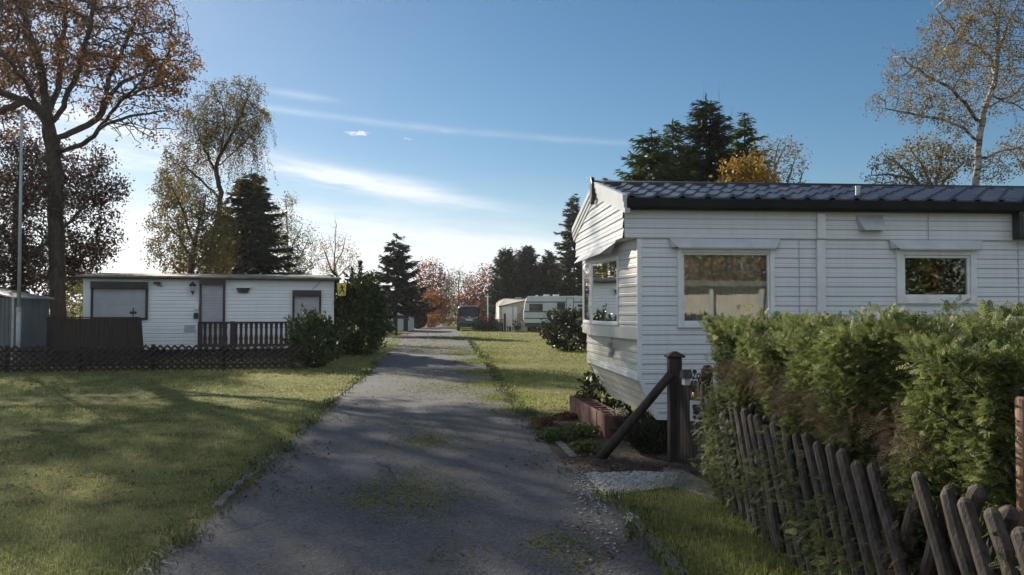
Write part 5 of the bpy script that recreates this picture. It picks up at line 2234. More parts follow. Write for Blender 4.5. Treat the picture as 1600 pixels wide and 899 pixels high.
# ------------------------------------------------------------------ vehicles and the far plots
def build_van():
    b = gnd(733, 517.5)
    root = empty('parked_van', (b.x, b.y, 0), R(4.0), 'dark blue passenger van seen from behind, parked at the end of the lane', 'van')
    # cross section rings along the length (y): half width, z low, z high
    def ring(y, w, zb, zt, tum=.13, r=.16):
        pts = []
        beltz = zb + (zt - zb) * .50
        prof = [(w * .93, zb), (w, zb + .14), (w, beltz), (w - tum * .75, zt - r), (w - tum - r * .45, zt - .03), (w * .45, zt)]
        for x, z in prof:
            pts.append((x, y, z))
        for x, z in prof[::-1]:
            pts.append((-x, y, z))
        return pts
    c = MB()
    c.loft([ring(.06, .86, .42, 1.76, .13, .14), ring(.0, .92, .38, 1.82), ring(.02, .94, .34, 1.88), ring(.22, .95, .30, 1.95), ring(1.5, .95, .28, 1.97), ring(3.1, .95, .28, 1.95), ring(3.75, .95, .28, 1.60, .1),
            ring(4.1, .94, .28, 1.22, .03), ring(4.7, .90, .3, 1.05, .03), ring(4.88, .78, .36, .86, .03)])
    c.build('body', M['van'], root, smooth=True, bevel=0)
    def rear(z):  # slope of the tail
        return -.012 + max(0, z - 1.0) * .085
    c = MB()
    c.prism([(x, rear(z) - .006, z) for x, z in ((-.70, 1.13), (.70, 1.13), (.64, 1.70), (-.64, 1.70))], (0, .03, 0))
    c.build('rear_window', M['darkglass'], root, bevel=.012)
    for s in (-1, 1):
        for y0, y1 in ((.35, 1.45), (1.6, 2.55), (2.7, 3.5)):
            c = MB()
            c.prism([(s * .944, y0, 1.16), (s * .944, y1, 1.16), (s * .862, y1 - (.25 if y1 > 3 else 0), 1.68), (s * .862, y0 + .05, 1.68)], (s * .012, 0, 0))
            c.build('side_window', M['darkglass'], root)
        c = MB()
        c.prism([(s * .77, -.035, .92), (s * .925, -.02, .92), (s * .925, .0, 1.26), (s * .87, .005, 1.40), (s * .79, -.02, 1.30)], (0, .09, 0))
        c.build('taillight', M['redlens'], root, bevel=.01)
        c = MB()
        c.box(s * .96 - .02, s * .96 + .02, 3.45, 3.5, 1.2, 1.3)
        c.loft([[(s * (1.0 + dx), 3.42 + y, 1.18 + z) for dx, z in ((-.02, 0), (.13, .02), (.13, .2), (-.02, .24))] for y in (0, .1)])
        c.build('mirror', M['black'], root, bevel=.02)
        c = MB()
        c.tube([(s * .68, .2, 2.0), (s * .68, 3.0, 2.0)], .022, 6)
        c.build('roof_rail', M['chrome'], root)
        for y in (.82, 3.92):
            w = MB()
            w.tube([(s * .70, y, .34), (s * .73, y, .34), (s * .90, y, .34), (s * .93, y, .34)], [.30, .34, .34, .30], 22)
            t = w.build('wheel', M['tyre'], root, smooth=False)
            w = MB()
            w.tube([(s * .925, y, .34), (s * .945, y, .34)], [.215, .19], 16)
            w.build('rim', M['galv'], t)
    c = MB()
    c.prism([(x, y, z) for x, y, z in ((-.93, -.07, .36), (.93, -.07, .36), (.93, -.09, .62), (-.93, -.09, .62))], (0, .25, 0))
    c.build('bumper', M['black'], root, bevel=.03)
    c = MB()
    c.box(-.26, .26, -.035, -.018, .80, .91)
    c.build('number_plate', M['plate'], root, bevel=.004)
    c = MB()
    c.box(-.45, .45, -.03, -.012, .94, .975)
    c.build('grip_trim', M['chrome'], root, bevel=.006)
    c = MB()
    c.tube([(0, -.018, 1.065), (0, -.034, 1.065)], [.062, .055], 14)
    c.build('emblem', M['chrome'], root)
    for s in (-1, 1):
        c = MB()
        for k in range(3):
            c.box(s * .55 - .11 + k * .075, s * .55 - .055 + k * .075, -.026, -.012, 1.035, 1.075)
        c.build('lettering', M['chrome'], root)
    c = MB()
    c.tube([(.0, -.04, 1.15), (.42, -.035, 1.24)], .014, 6)
    c.build('wiper', M['black'], root)
    c = MB()
    c.prism([(-.72, .03, 1.80), (.72, .03, 1.80), (.70, .10, 1.93), (-.70, .10, 1.93)], (0, .1, .02))
    c.build('spoiler', M['galv'], root, bevel=.02)


build_van()


def build_caravan():
    Y = 57.0
    p = at(818, 500, Y)
    q = lambda px, py: (at(px, py, Y).x - p.x, at(px, py, Y).z)
    root = empty('touring_caravan', (p.x, Y, 0), 0, 'white touring caravan with dark stripes, side on in front of the dark conifers', 'caravan')
    L, W, zt, zb = 6.6, 2.2, 2.60, .68
    prof = [(.12, zb), (.02, zb + .25), (.0, 1.25), (.02, 1.5), (.13, 2.2), (.22, 2.48), (.38, zt), (L - .35, zt), (L - .15, 2.45), (L, 1.5), (L - .02, zb)]
    c = MB()
    c.prism([(x, 0, z) for x, z in prof], (0, W, 0))
    c.build('body', M['caravan'], root, bevel=.05, seg=3)
    for py in (472.2, 487.3, 497.6):
        z = q(830, py)[1]
        c = MB()
        c.box(.12 if py < 480 else .02, L - .12, -.012, .004, z - .035, z + .035)
        c.build('stripe', M['stripe'], root)
    for x0, x1, y0, y1 in ((827, 848, 486, 475), (870.3, 883, 484, 473.3), (902, 912, 480, 476)):
        a, b = q(x0, y0), q(x1, y1)
        c = MB()
        c.box(a[0], b[0], -.03, -.013, a[1], b[1])
        w = c.build('window', M['stripe'], root, bevel=.015)
        c = MB()
        c.box(a[0] + .07, b[0] - .07, -.036, -.03, a[1] + .07, b[1] - .07)
        c.build('pane', M['curtdark'], w, bevel=.002)
    a, b = q(884.5, 502), q(896.5, 465.5)
    c = MB()
    c.box(a[0], b[0], -.016, -.0125, a[1], b[1])
    d = c.build('door', M['stripe'], root, bevel=.003)
    c = MB()
    c.box(a[0] + .045, b[0] - .045, -.022, -.017, a[1] + .03, b[1] - .045)
    c.build('door_panel', M['caravan'], d)
    c = MB()
    c.box(a[0] + .06, a[0] + .14, -.05, -.023, 1.48, 1.56)
    c.build('handle', M['black'], d)
    for px, w, h in ((839.5, .16, .08), (855, .42, .12), (870, .44, .12)):
        x = q(px, 470)[0]
        c = MB()
        c.box(x - w / 2, x + w / 2, .7, 1.2, zt - .01, zt + h)
        c.build('roof_vent', M['upvc'], root, bevel=.03)
    for y in (.0, W - .22):
        c = MB()
        c.tube([(3.4, y, .33), (3.4, y + .03, .33), (3.4, y + .17, .33), (3.4, y + .2, .33)], [.28, .33, .33, .28], 18)
        w = c.build('wheel', M['tyre'], root)
        c = MB()
        c.tube([(3.4, y - .015, .33), (3.4, y + .21, .33)], .19, 12)
        c.build('rim', M['galv'], w)
    c = MB()
    c.box(.2, L - .2, .3, .42, .45, zb + .01)
    c.box(.2, L - .2, W - .42, W - .3, .45, zb + .01)
    for x in (.6, L - .6):
        c.box(x - .05, x + .05, .3, .4, 0, .46)
        c.box(x - .05, x + .05, W - .4, W - .3, 0, .46)
    c.build('chassis', M['black'], root)
    c = MB()
    c.box(.1, L - .1, -.01, .01, .42, zb + .02)
    c.build('skirt', M['stripe'], root)


M['curtdark'] = noisy('dim_curtained_pane', (.07, .05, .035), (.03, .03, .03), 5, rough=.12, spec=.7)
build_caravan()


def build_awning():
    Y = 61.0
    p = at(772, 505, Y)
    q = lambda px, py, y=Y: (at(px, py, y).x - p.x, at(px, py, y).z)
    # caravan seen past the tent, its sunlit end to the left
    root = empty('touring_caravan', (p.x, Y + 2.7, 0), 0, 'white caravan with rounded sunlit end behind the beige awning', 'caravan')
    L, W, zt = 5.4, 2.2, 2.50
    prof = [(.10, .55), (.0, 1.1), (.10, 1.9), (.28, 2.34), (.6, zt), (L, zt), (L, .55)]
    c = MB()
    c.prism([(x, 0, z) for x, z in prof], (0, W, 0))
    c.build('body', M['caravan'], root, bevel=.06, seg=3)
    c = MB()
    c.prism([(-.012, .45, 1.25), (.07, .45, 1.85), (.07, 1.75, 1.85), (-.012, 1.75, 1.25)], (.02, 0, -.003))
    c.build('end_window', M['darkglass'], root)
    c = MB()
    c.box(1.6, 2.1, .6, 1.0, zt - .02, zt + .12)
    c.build('roof_vent', M['upvc'], root, bevel=.02)
    c = MB()
    for x in (.5, L - .4):
        c.box(x - .05, x + .05, .3, 1.9, 0, .56)
    c.build('chassis', M['black'], root)
    for y in (.0, W - .2):
        c = MB()
        c.tube([(2.9, y, .32), (2.9, y + .2, .32)], .32, 16)
        c.build('wheel', M['tyre'], root)
    # awning tent
    x0, zl = q(780, 478)
    x1 = q(824, 470)[0]
    zr = q(822, 468.5)[1]
    root = empty('awning_tent', (p.x, Y, 0), 0, 'beige caravan awning with sloping roof and pale front panels', 'awning')
    D = 2.66
    xl = q(775, 470, Y + D)[0]
    zbk = q(778, 467, Y + D)[1]
    c = MB()
    c.add([(x0 - .06, -.06, zl - .03), (x1, -.06, zr), (x1, D, zbk + .04), (xl + .7, D, zbk + .02), (xl, D, zbk - .35)], [(0, 1, 2, 3), (0, 3, 4)])
    c.add([(x0 - .06, -.06, zl - .07), (x1, -.06, zr - .04), (x1, D, zbk), (xl + .7, D, zbk - .02), (xl, D, zbk - .39)], [(3, 2, 1, 0), (4, 3, 0)])
    c.build('roof', M['tent'], root)
    c = MB()
    c.prism([(x0 - .06, -.07, zl - .10), (x1, -.07, zr - .06), (x1, -.07, zr + .0), (x0 - .06, -.07, zl - .03)], (0, .05, 0))
    c.build('eave_band', M['brown_metal'], root)
    c = MB()
    c.add([(x0, .02, 0), (x0, .02, zl - .07), (xl, D, zbk - .39), (xl, D, 0)], [(0, 1, 2, 3)])
    c.build('side_wall', M['tent_w'], root)
    c = MB()
    c.prism([(x0, 0, 0), (x1, 0, 0), (x1, 0, zr - .06), (x0, 0, zl - .09)], (0, .02, 0))
    c.build('front_wall', M['tent'], root)
    for a, b, m in ((785, 800.5, 'tent_w'), (802.5, 808, 'tent_w'), (809, 822, 'tent')):
        xa, xb = q(a, 490)[0], q(b, 490)[0]
        c = MB()
        c.box(xa, xb, -.012, -.003, .5, 1.85)
        c.build('panel', M[m], root)
    c = MB()
    for k in range(4):
        xa = q(803.5 + k * 4, 490)[0]
        c.tube([(xa, -.03, .75), (xa + .75, -.03, 1.8)], .02, 4)
    c.build('window_tape', M['brown_metal'], root)
    # white garden chair and dark stump before the tent
    cx = at(797, 497, 59.2)
    root = empty('garden_chair', (cx.x, cx.y, 0), R(160), 'white plastic garden chair in front of the awning', 'chair')
    c = MB()
    c.box(-.22, .22, -.22, .22, .42, .46)
    c.build('seat', M['upvc'], root, bevel=.01)
    c = MB()
    c.prism([(-.24, .2, .46), (.24, .2, .46), (.22, .3, .98), (-.22, .3, .98)], (0, .03, 0))
    c.build('backrest', M['upvc'], root, bevel=.01)
    for sx in (-.2, .2):
        c = MB()
        c.box(sx - .03, sx + .03, -.2, .22, .64, .68)
        c.build('armrest', M['upvc'], root)
        for sy in (-.2, .2):
            c = MB()
            c.tube([(sx * 1.15, sy * 1.1, 0), (sx, sy, .43)], .028, 6)
            c.build('leg', M['upvc'], root)
    # marker post near the tent
    b = at(788.5, 500, 58.8)
    root = empty('wooden_post', (b.x, b.y, 0), 0, 'short dark post in front of the pale awning', 'post')
    c = MB()
    c.tube([(0, 0, 0), (0, 0, at(788, 490, 58.8).z)], [.10, .09], 8)
    c.build('shaft', M['dark_wood'], root)
    b = at(762, 500, 64)
    root = empty('lamp_post', (b.x, b.y, 0), 0, 'thin white post with short arm left of the white caravan', 'post')
    zt = at(762, 464, 64).z
    c = MB()
    c.tube([(0, 0, 0), (0, 0, zt)], .045, 8)
    c.build('pole', M['upvc'], root)
    c = MB()
    c.box(-.22, .10, -.05, .05, zt, zt + .08)
    c.build('arm', M['upvc'], root)


build_awning()


def build_cabin():
    Y = 62.0
    p = at(594, 510, Y)
    q = lambda px, py: (at(px, py, Y).x - p.x, at(px, py, Y).z)
    root = empty('garden_cabin', (p.x, Y, 0), 0, 'pale panelled cabin with dark frame behind the tall fir', 'cabin')
    W = q(640, 500)[0]
    c = MB()
    c.box(0.02, W - .02, .06, 3.0, 0.02, 2.45)
    c.build('wall', M['cabinwall'], root)
    for px, w in ((596, .34), (616.5, .24), (634, .34)):
        x = q(px, 500)[0]
        c = MB()
        c.box(x - w / 2, x + w / 2, -.0, .10, 0, 2.5)
        c.build('post', M['dark_wood'], root)
    c = MB()
    z = q(620, 495.5)[1]
    c.box(0.1, W - .1, .01, .09, z - .13, z + .13)
    c.build('rail', M['dark_wood'], root)
    c = MB()
    c.prism([(-.3, -.3, 2.45), (W + .3, -.3, 2.45), (W / 2, -.3, 3.15)], (0, 3.6, 0))
    c.build('roof', M['brown_metal'], root)


M['cabinwall'] = noisy('mint_white_panel', (.58, .66, .63), (.50, .57, .55), 3, rough=.7)
build_cabin()


def build_mirrored_home():
    """stands behind the photographer; seen as the reflection in the large pane"""
    root = empty('mobile_home', (8.5, -8.5, 0), R(184), 'pale mobile home with flat roof reflected in the large window of the cream home', 'mobile home')
    c = MB()
    c.box(-6.5, 3.5, 0, 3, .35, 2.35)
    c.build('wall', M['mirrorwall'], root)
    c = MB()
    c.box(-6.8, 3.8, -.5, 3.3, 2.35, 2.52)
    c.build('roof', M['roof_felt'], root, bevel=.02)
    for x in (-4.9, -3.1, -2.6, -.9, .5):
        c = MB()
        c.box(x, x + .12, -.32, -.2, 0, 2.36)
        c.build('post', M['trim'], root)
    c = MB()
    c.box(-6.4, 3.4, .1, 2.9, 0, .36)
    c.build('base', M['black'], root)
    for x in (-6.0, 2.2):
        c = MB()
        c.box(x, x + 1.0, -.03, .01, 1.2, 2.0)
        c.build('window', M['darkglass'], root)


M['mirrorwall'] = noisy('pale_panel', (.55, .53, .47), (.47, .45, .40), 2, rough=.6)
build_mirrored_home()
# ------------------------------------------------------------------ trees
def limb3(pl, Y, amp, seed):
    """give pixel limbs some depth"""
    rg = np.random.default_rng(seed)
    k = rg.uniform(-amp, amp)
    n = len(pl)
    return [(p[0], p[1], k * (i / max(1, n - 1))) for i, p in enumerate(pl)]


def build_oak():
    trunk = [(90, 573), (91, 500), (90, 440), (88, 380), (86, 320), (86, 270), (84, 238), (78, 205), (74, 180)]
    limbs = [
        [(85, 240, 0), (103, 234, -.1), (128, 226, -.5), (150, 208, -1), (168, 192, -1.4), (205, 182, -2), (230, 178, -2.2)],
        [(84, 236, 0), (92, 215, .1), (118, 205, .5), (146, 192, .9), (160, 176, 1.0), (165, 155, 1.0), (178, 140, 1.2), (195, 126, 1.4), (232, 113, 1.8), (262, 96, 2.1)],
        [(150, 208, -1), (165, 190, -1), (172, 178, -1.3), (195, 150, -2), (222, 130, -2.6)],
        [(74, 180, 0), (69, 150, .2), (66, 118, .6), (58, 85, 1), (44, 50, 1.4), (35, 10, 1.6), (30, -40, 1.8)],
        [(80, 205, 0), (62, 172, -.6), (38, 156, -1.2), (8, 148, -1.8), (-25, 132, -2.2)],
        [(80, 195, 0), (100, 168, -.4), (104, 150, -.8), (118, 122, -1.2), (128, 90, -1.8), (140, 40, -2.4), (150, -10, -2.6)],
        [(74, 180, 0), (92, 140, .8), (92, 90, 1.4), (102, 40, 2), (100, -40, 2.4)],
        [(35, 10, 1.6), (10, -20, 2), (-20, -60, 2.4)],
        [(165, 155, 1.0), (170, 120, 1.6), (185, 90, 2.0), (200, 60, 2.4), (215, 30, 2.6)],
        [(62, 172, -.6), (40, 130, -1.6), (15, 95, -2.4), (-15, 70, -3)],
        [(-25, 132, -2.2), (-70, 110, -2.2), (-110, 95, -2), (-170, 90, -1.6)],
        [(38, 156, -1.2), (0, 175, -.4), (-60, 165, .4), (-130, 150, .8)],
        [(38, 156, -1.2), (10, 170, -.6), (-30, 182, 0), (-70, 190, .4)],
    ]
    lobes = [(130, 30, 120, 75, 3.2, 0), (245, 75, 62, 60, 2.2, .5), (252, 100, 48, 55, 1.8, -.8), (40, 50, 110, 80, 3.4, .4), (-70, 60, 110, 90, 3.4, 0), (60, -30, 130, 60, 3.2, 0), (-20, -70, 130, 70, 3.2, .3),
             (200, 120, 80, 45, 2.2, -1), (235, 175, 50, 42, 1.6, -1.2), (262, 150, 26, 40, 1.3, -.6), (30, 150, 70, 45, 2.4, -.5), (-60, 160, 80, 45, 2.2, 0), (15, 95, 80, 60, 2.4, .6), (0, 145, 60, 34, 2, -.6), (5, 120, 50, 60, 2, .3), (-30, 200, 60, 24, 2, 0), (30, 60, 60, 60, 2, -1), (-135, 70, 100, 90, 2.6, 0), (-120, 150, 90, 50, 2.2, .5), (-200, 120, 80, 80, 2.4, 0), (120, -25, 70, 42, 2.6, 0), (70, -40, 60, 40, 2.6, .8), (250, 25, 48, 42, 1.8, 1), (120, 110, 80, 55, 2.6, 0),
             (195, 200, 40, 25, 1.2, -1.6), (165, 0, 80, 50, 2.4, .6), (222, 215, 22, 26, .9, -1.6), (285, 70, 20, 34, 1.2, .2)]
    return deciduous('oak_tree', 'tall spreading oak with rusty brown leaves and a thick dark trunk behind the grey shed', 'tree', 27.0, trunk, limbs, lobes, 8000, (.095, .062), M['bark_oak'], L_['oak'],
                     r0=.013, rbase=.25, D=.24, dk=.31, di=3.0, per=13, spread=.13, thin=1.15, shell=.6, seed=4, clump=1.2, jit=.24, full=1.0, big=1.1, holes=.9, hole_size=.8)


build_oak()


def build_left_trees():
    # dark copper mass behind the oak
    deciduous('beech_tree', 'dark purple brown beech with low hanging branches behind the oak trunk', 'tree', 28.2, [(30, 560), (32, 480), (28, 400), (26, 330), (30, 270)],
              [[(30, 420), (70, 380, -1), (110, 345, -1.4), (140, 310, -1.6)], [(28, 380), (-20, 340, .5), (-60, 310, 1)], [(30, 450), (80, 430, .5), (120, 410, .8), (150, 380, 1)], [(28, 350), (60, 290, 1), (90, 250, 1.6)],
               [(30, 470), (90, 460, -.6), (130, 440, -1)]],
              [(20, 300, 75, 80, 3, 0), (95, 290, 50, 55, 2.2, 0), (130, 330, 35, 50, 1.8, 0), (60, 400, 70, 70, 2.8, 0), (-40, 400, 80, 90, 3, 0), (-60, 300, 80, 80, 3, 0), (150, 350, 22, 34, 1.3, 0), (120, 395, 45, 40, 1.8, .4), (115, 245, 50, 36, 2, 0), (160, 310, 22, 40, 1.2, 0), (150, 285, 30, 36, 1.6, 0), (162, 375, 22, 40, 1.2, 0), (40, 470, 60, 40, 2.4, 0),
               (130, 275, 25, 28, 1.2, 0), (0, 235, 60, 25, 2, 0)],
              3600, (.085, .055), M['bark_dark'], L_['beech'], .009, .22, .30, .34, 3.4, 24, .17, 1.7, .15, seed=9, full=1.5, holes=.7)
    # tall weeping birch
    deciduous('birch_tree', 'tall weeping birch with thin leafy strands above the white mobile home', 'tree', 35.0, [(318, 548), (322, 450), (330, 390), (342, 330), (346, 300), (338, 272), (340, 250), (352, 228), (366, 200), (378, 175), (388, 150)],
              [[(338, 272), (320, 235, .5), (308, 205, .8), (300, 180, 1)], [(342, 250), (352, 200, -.5), (348, 165, -.8)], [(366, 200), (395, 185, .5), (408, 180, .8)], [(340, 262), (375, 228, -.6), (400, 205, -.9)], [(344, 310), (300, 270, .8), (280, 245, 1.2)],
               [(336, 350), (290, 310, -.6), (265, 290, -1)]],
              [(350, 150, 42, 26, 1.3, 0), (388, 140, 26, 22, .9, 0), (330, 180, 40, 30, 1.4, 0), (395, 190, 28, 36, 1.2, 0), (345, 205, 55, 30, 1.6, 0), (300, 195, 28, 24, 1, 0), (375, 225, 40, 22, 1.2, 0), (290, 250, 35, 32, 1.2, .4), (278, 275, 34, 32, 1.2, .6)],
              1900, (.065, .042), M['bark_dark'], L_['birch'], .010, .115, .30, .38, 3, 9, .12, 1.8, .2, hang=1.0, hang_len=2.3, full=3.2, holes=.6, droop=.8, seed=12, clump=.8)
    # yellowing birch to its left, lower
    deciduous('birch_tree', 'shorter yellowing birch with leaning stems left of the tall weeping birch', 'tree', 30.6, [(296, 548), (298, 440), (300, 410), (306, 370), (316, 330), (324, 300)],
              [[(300, 410), (280, 370, .4), (262, 350, .6), (240, 372, .8)], [(304, 380), (285, 330, -.5), (272, 300, -.8)], [(300, 420), (330, 390, .3), (345, 370, .4)], [(310, 350), (340, 330, .6), (356, 340, 1)]],
              [(280, 310, 40, 40, 1.4, 0), (265, 350, 34, 36, 1.2, 0), (300, 370, 40, 40, 1.4, 0), (320, 330, 40, 34, 1.3, 0), (345, 370, 28, 40, 1.1, -.4), (255, 395, 30, 26, 1.0, 0), (310, 405, 50, 30, 1.5, 0), (335, 400, 30, 30, 1.1, -.5)],
              1500, (.065, .045), M['bark_dark'], L_['gold_birch'], .008, .12, .30, .36, 3, 9, .13, 1.9, .15, full=3.6, hang=.45, hang_len=.9, seed=14, clump=1.0)
    g = at(322, 540, 32)
    shrub('autumn_shrub', 'golden brown bushy undergrowth between the birches and the broad spruce', 'shrub', (g.x, g.y, 0), 1.5, 1.1, 4.3, 3400, (.12, .08), L_['gold_birch'], .35, 23, .2, None, .3, .8, .4, 8, 0, 120, .6)
    conifer('pine_tree', 'small blue green pine among the birches above the white home', 'tree', 283, 345, 32.5, 17, L_['pine'], .8, .42, 6, -.02, .35, .34, .06, .7, .9, 3)
    conifer('spruce_tree', 'broad dark spruce beside the tall weeping birch', 'tree', 393, 262, 37.0, 84, L_['spruce'], .5, .30, 9, -.12, .1, .46, .12, .62, 1.0, 5)
    conifer('spruce_tree', 'dark narrow spruce partly hidden between the birch and the broad spruce', 'tree', 352, 318, 38.5, 50, L_['spruce'], .5, .34, 8, -.12, .1, .46, .12, .7, .9, 6)
    # slim pale birches
    deciduous('birch_tree', 'slender pale birch with upswept branches right of the broad dark spruce', 'tree', 40.0, [(452, 548), (452, 440), (450, 390), (448, 340), (446, 305)],
              [[(452, 430), (470, 400, .3), (482, 375, .5)], [(452, 430), (436, 395, -.3), (430, 365, -.5)], [(451, 400), (464, 370, 0), (474, 350, .3)], [(450, 380), (438, 350, 0)], [(452, 440), (480, 420, .3), (496, 405, .4)]],
              [(448, 335, 22, 34, .9, 0), (462, 370, 28, 34, 1.0, 0), (445, 385, 28, 36, 1.0, 0), (478, 395, 20, 34, .8, 0), (460, 420, 36, 26, 1.2, 0)],
              1400, (.07, .045), M['twig_grey'], L_['birchpale'], .009, .10, .30, .32, 3, 10, .13, 1.6, .1, full=3.4, seed=17, sag=-.10)
    deciduous('larch_tree', 'bare thin larch with amber needles behind the right end of the white home', 'tree', 41.0, [(522, 548), (522, 440), (523, 400), (524, 360), (524, 336)],
              [[(522, 430), (508, 395, .3), (498, 372, .4)], [(522, 420), (536, 390, -.2), (542, 365, -.3)], [(522, 440), (545, 415, .3), (552, 400, .4)], [(523, 400), (514, 370, 0)]],
              [(524, 365, 16, 28, .7, 0), (510, 395, 18, 32, .8, 0), (538, 395, 16, 32, .8, 0), (523, 415, 30, 24, 1, 0), (550, 418, 10, 20, .6, 0), (500, 400, 10, 26, .6, 0)],
              620, (.07, .04), M['twig_grey'], L_['larch'], .008, .08, .30, .34, 3, 8, .16, 1.6, .1, full=3, seed=18, sag=-.12)
    deciduous('larch_tree', 'small amber larch just left of the tall laurel top', 'tree', 39.0, [(551, 548), (551, 470), (551, 430), (550, 395)],
              [[(551, 440), (560, 415, .3)], [(551, 440), (543, 415, -.3)]], [(550, 415, 12, 26, .5, 0), (556, 430, 12, 18, .5, 0)], 160, (.075, .045), M['twig_grey'], L_['larch'], .006, .05, .3, .4, 3, 7, .15, 1.5, .1, seed=19)
    # sunlit shrub glimpsed beyond the gap beside the oak trunk
    g = at(117, 560, 46)
    shrub('yellow_shrub', 'sunlit yellow green shrub glimpsed between the oak trunk and the white home', 'shrub', (g.x, g.y, 0), 1.0, .9, 3.0, 2600, (.16, .11), L_['ygreen'], .3, 3)
    g = at(112, 560, 52)
    shrub('hedge', 'dark distant hedge beyond the gap beside the oak trunk', 'hedge', (g.x - 1, g.y, 0), 4, 1.2, 3.9, 5200, (.22, .14), L_['beech'], .3, 13, 0, None, .6, .9, .3, 9)


L_['gold_birch'] = leafmat('yellow_birch_leaves', [(.055, .05, .018), (.11, .095, .028), (.20, .15, .035), (.13, .085, .025)], .45)
build_left_trees()


def build_mid_trees():
    g = gnd(552, 556)
    shrub('laurel_bush', 'tall dark laurel bush with bright leafy top right of the white home', 'bush', (g.x + .1, g.y + .2, 0), .95, .95, 2.78, 11500, (.17, .055), L_['laurel'], .28, 5, -.05, None, .45, 1.0, .55, 10, 0.0, 230, .42)
    g = gnd(485, 576)
    shrub('laurel_bush', 'rounded low laurel bush at the right end of the lattice fence', 'bush', (g.x, g.y + .3, 0), .66, .6, 1.42, 6500, (.11, .042), L_['laurel'], .16, 6, -.02, None, .5, 1.0, .5, 8, 0.0, 260, .16)
    g = gnd(888, 548)
    shrub('rhododendron_bush', 'round rhododendron bush on the sunlit lawn left of the cream home', 'bush', (g.x + .05, g.y, 0), 1.0, .9, 1.56, 6500, (.14, .05), L_['rhodo'], .2, 7, 0, None, .55, 1.0, .4, 9, 0.0, 220, .22)
    # fir at the lane's far left
    conifer('fir_tree', 'dark tiered fir with flat spreading branches left of the lane end', 'tree', 620, 366, 50.0, 56, L_['fir'], 1.5, .52, 9, -.08, .26, .46, .13, .80, 1.25, 8, None, .22)
    conifer('fir_tree', 'little dark fir seedling in front of the pale cabin', 'tree', 606, 489, 52.0, 14, L_['fir'], .2, .25, 6, .05, .2, .24, .07, .8, 1.0, 9)
    g = gnd(651, 514)
    shrub('clipped_hedge', 'dark clipped box shaped hedge at the left side of the lane end', 'hedge', (g.x, g.y + .6, 0), .78, .8, 1.62, 9000, (.15, .10), L_['beechdark'], .03, 10, 0, None, .15, .6, .2, 6, 1.0)
    g = gnd(585, 520)
    shrub('dark_hedge', 'dark evergreen hedge behind the tall laurel', 'hedge', (g.x - .5, g.y + 1.5, 0), 1.0, .9, 2.7, 3600, (.13, .06), L_['spruce'], .15, 11, .2, None, .6, .9, .3, 6)
    # autumn shrubs and trees closing the lane
    for (px, py, Y, rx, h, n, mt, lab, sd, nm, ct) in (
            (672, 516, 74, 1.7, 3.4, 3800, 'orange', 'orange and rust autumn shrub behind the clipped hedge', 31, 'autumn_shrub', 'shrub'),
            (700, 513, 82, 1.8, 2.3, 2600, 'litter', 'low brownish yellow scrub at the very end of the lane', 32, 'autumn_shrub', 'shrub'),
            (757, 514, 70, 1.2, 2.7, 2200, 'orange', 'orange shrub between the van and the white caravan', 33, 'autumn_shrub', 'shrub'),
            (764, 511, 61, .35, 1.05, 420, 'red', 'small bright red flowering shrub right of the van', 34, 'red_shrub', 'shrub'),
            (752, 512, 62, .3, 1.2, 300, 'red', 'slim red shrub close to the right side of the van', 35, 'red_shrub', 'shrub')):
        g = at(px, py, Y)
        shrub(nm, lab, ct, (g.x, g.y, 0), rx, rx * .8, h, n, (.15, .10) if Y > 65 else (.09, .06), L_[mt], .35, sd, .1, None, .3, .8, .4, 7)
    deciduous('maple_tree', 'red leaved tree behind the clipped hedge, right of the dark fir', 'tree', 78.0, [(676, 505), (676, 470), (676, 440), (678, 410)],
              [[(676, 480), (660, 450, .5), (652, 425, .8)], [(676, 480), (695, 455, .3), (706, 440, .4)], [(676, 460), (690, 430, 0), (694, 412, 0)]],
              [(672, 440, 26, 32, 1.8, 0), (695, 465, 18, 24, 1.4, 0), (658, 430, 16, 24, 1.2, 0), (676, 470, 28, 20, 1.8, 0)], 900, (.14, .10), M['twig_red'], L_['red'], .014, .16, .4, .45, 4, 5, .3, 1.6, .2, seed=22, full=4.5, holes=.3)
    deciduous('birch_tree', 'grey green thinly leaved birch rising behind the dark van', 'tree', 76.0, [(716, 505), (717, 470), (717, 445), (718, 425)],
              [[(716, 480), (702, 455, .4), (696, 435, .6)], [(717, 475), (732, 455, .3), (740, 445, .4)], [(717, 460), (728, 435, 0)]],
              [(716, 440, 22, 20, 1.5, 0), (704, 455, 18, 22, 1.3, 0), (732, 455, 16, 20, 1.2, 0), (718, 468, 22, 14, 1.5, 0)], 800, (.11, .07), M['twig_grey'], L_['birchpale'], .014, .13, .4, .42, 4, 3, .25, 1.6, .2, seed=23, full=4.5, holes=.3)
    deciduous('maple_tree', 'dark red maple between the van and the narrow thujas', 'tree', 72.0, [(752, 505), (752, 470), (754, 445), (756, 420)],
              [[(752, 480), (738, 455, .4), (730, 440, .6)], [(752, 470), (770, 445, .3), (782, 425, .4)], [(753, 455), (764, 425, 0)]],
              [(752, 445, 24, 26, 1.6, 0), (738, 470, 22, 22, 1.5, 0), (770, 435, 18, 24, 1.2, 0), (762, 475, 20, 20, 1.3, 0)], 1000, (.13, .09), M['twig_red'], L_['red'], .014, .15, .4, .45, 4, 5, .28, 1.6, .2, seed=24, full=4.5, holes=.3)
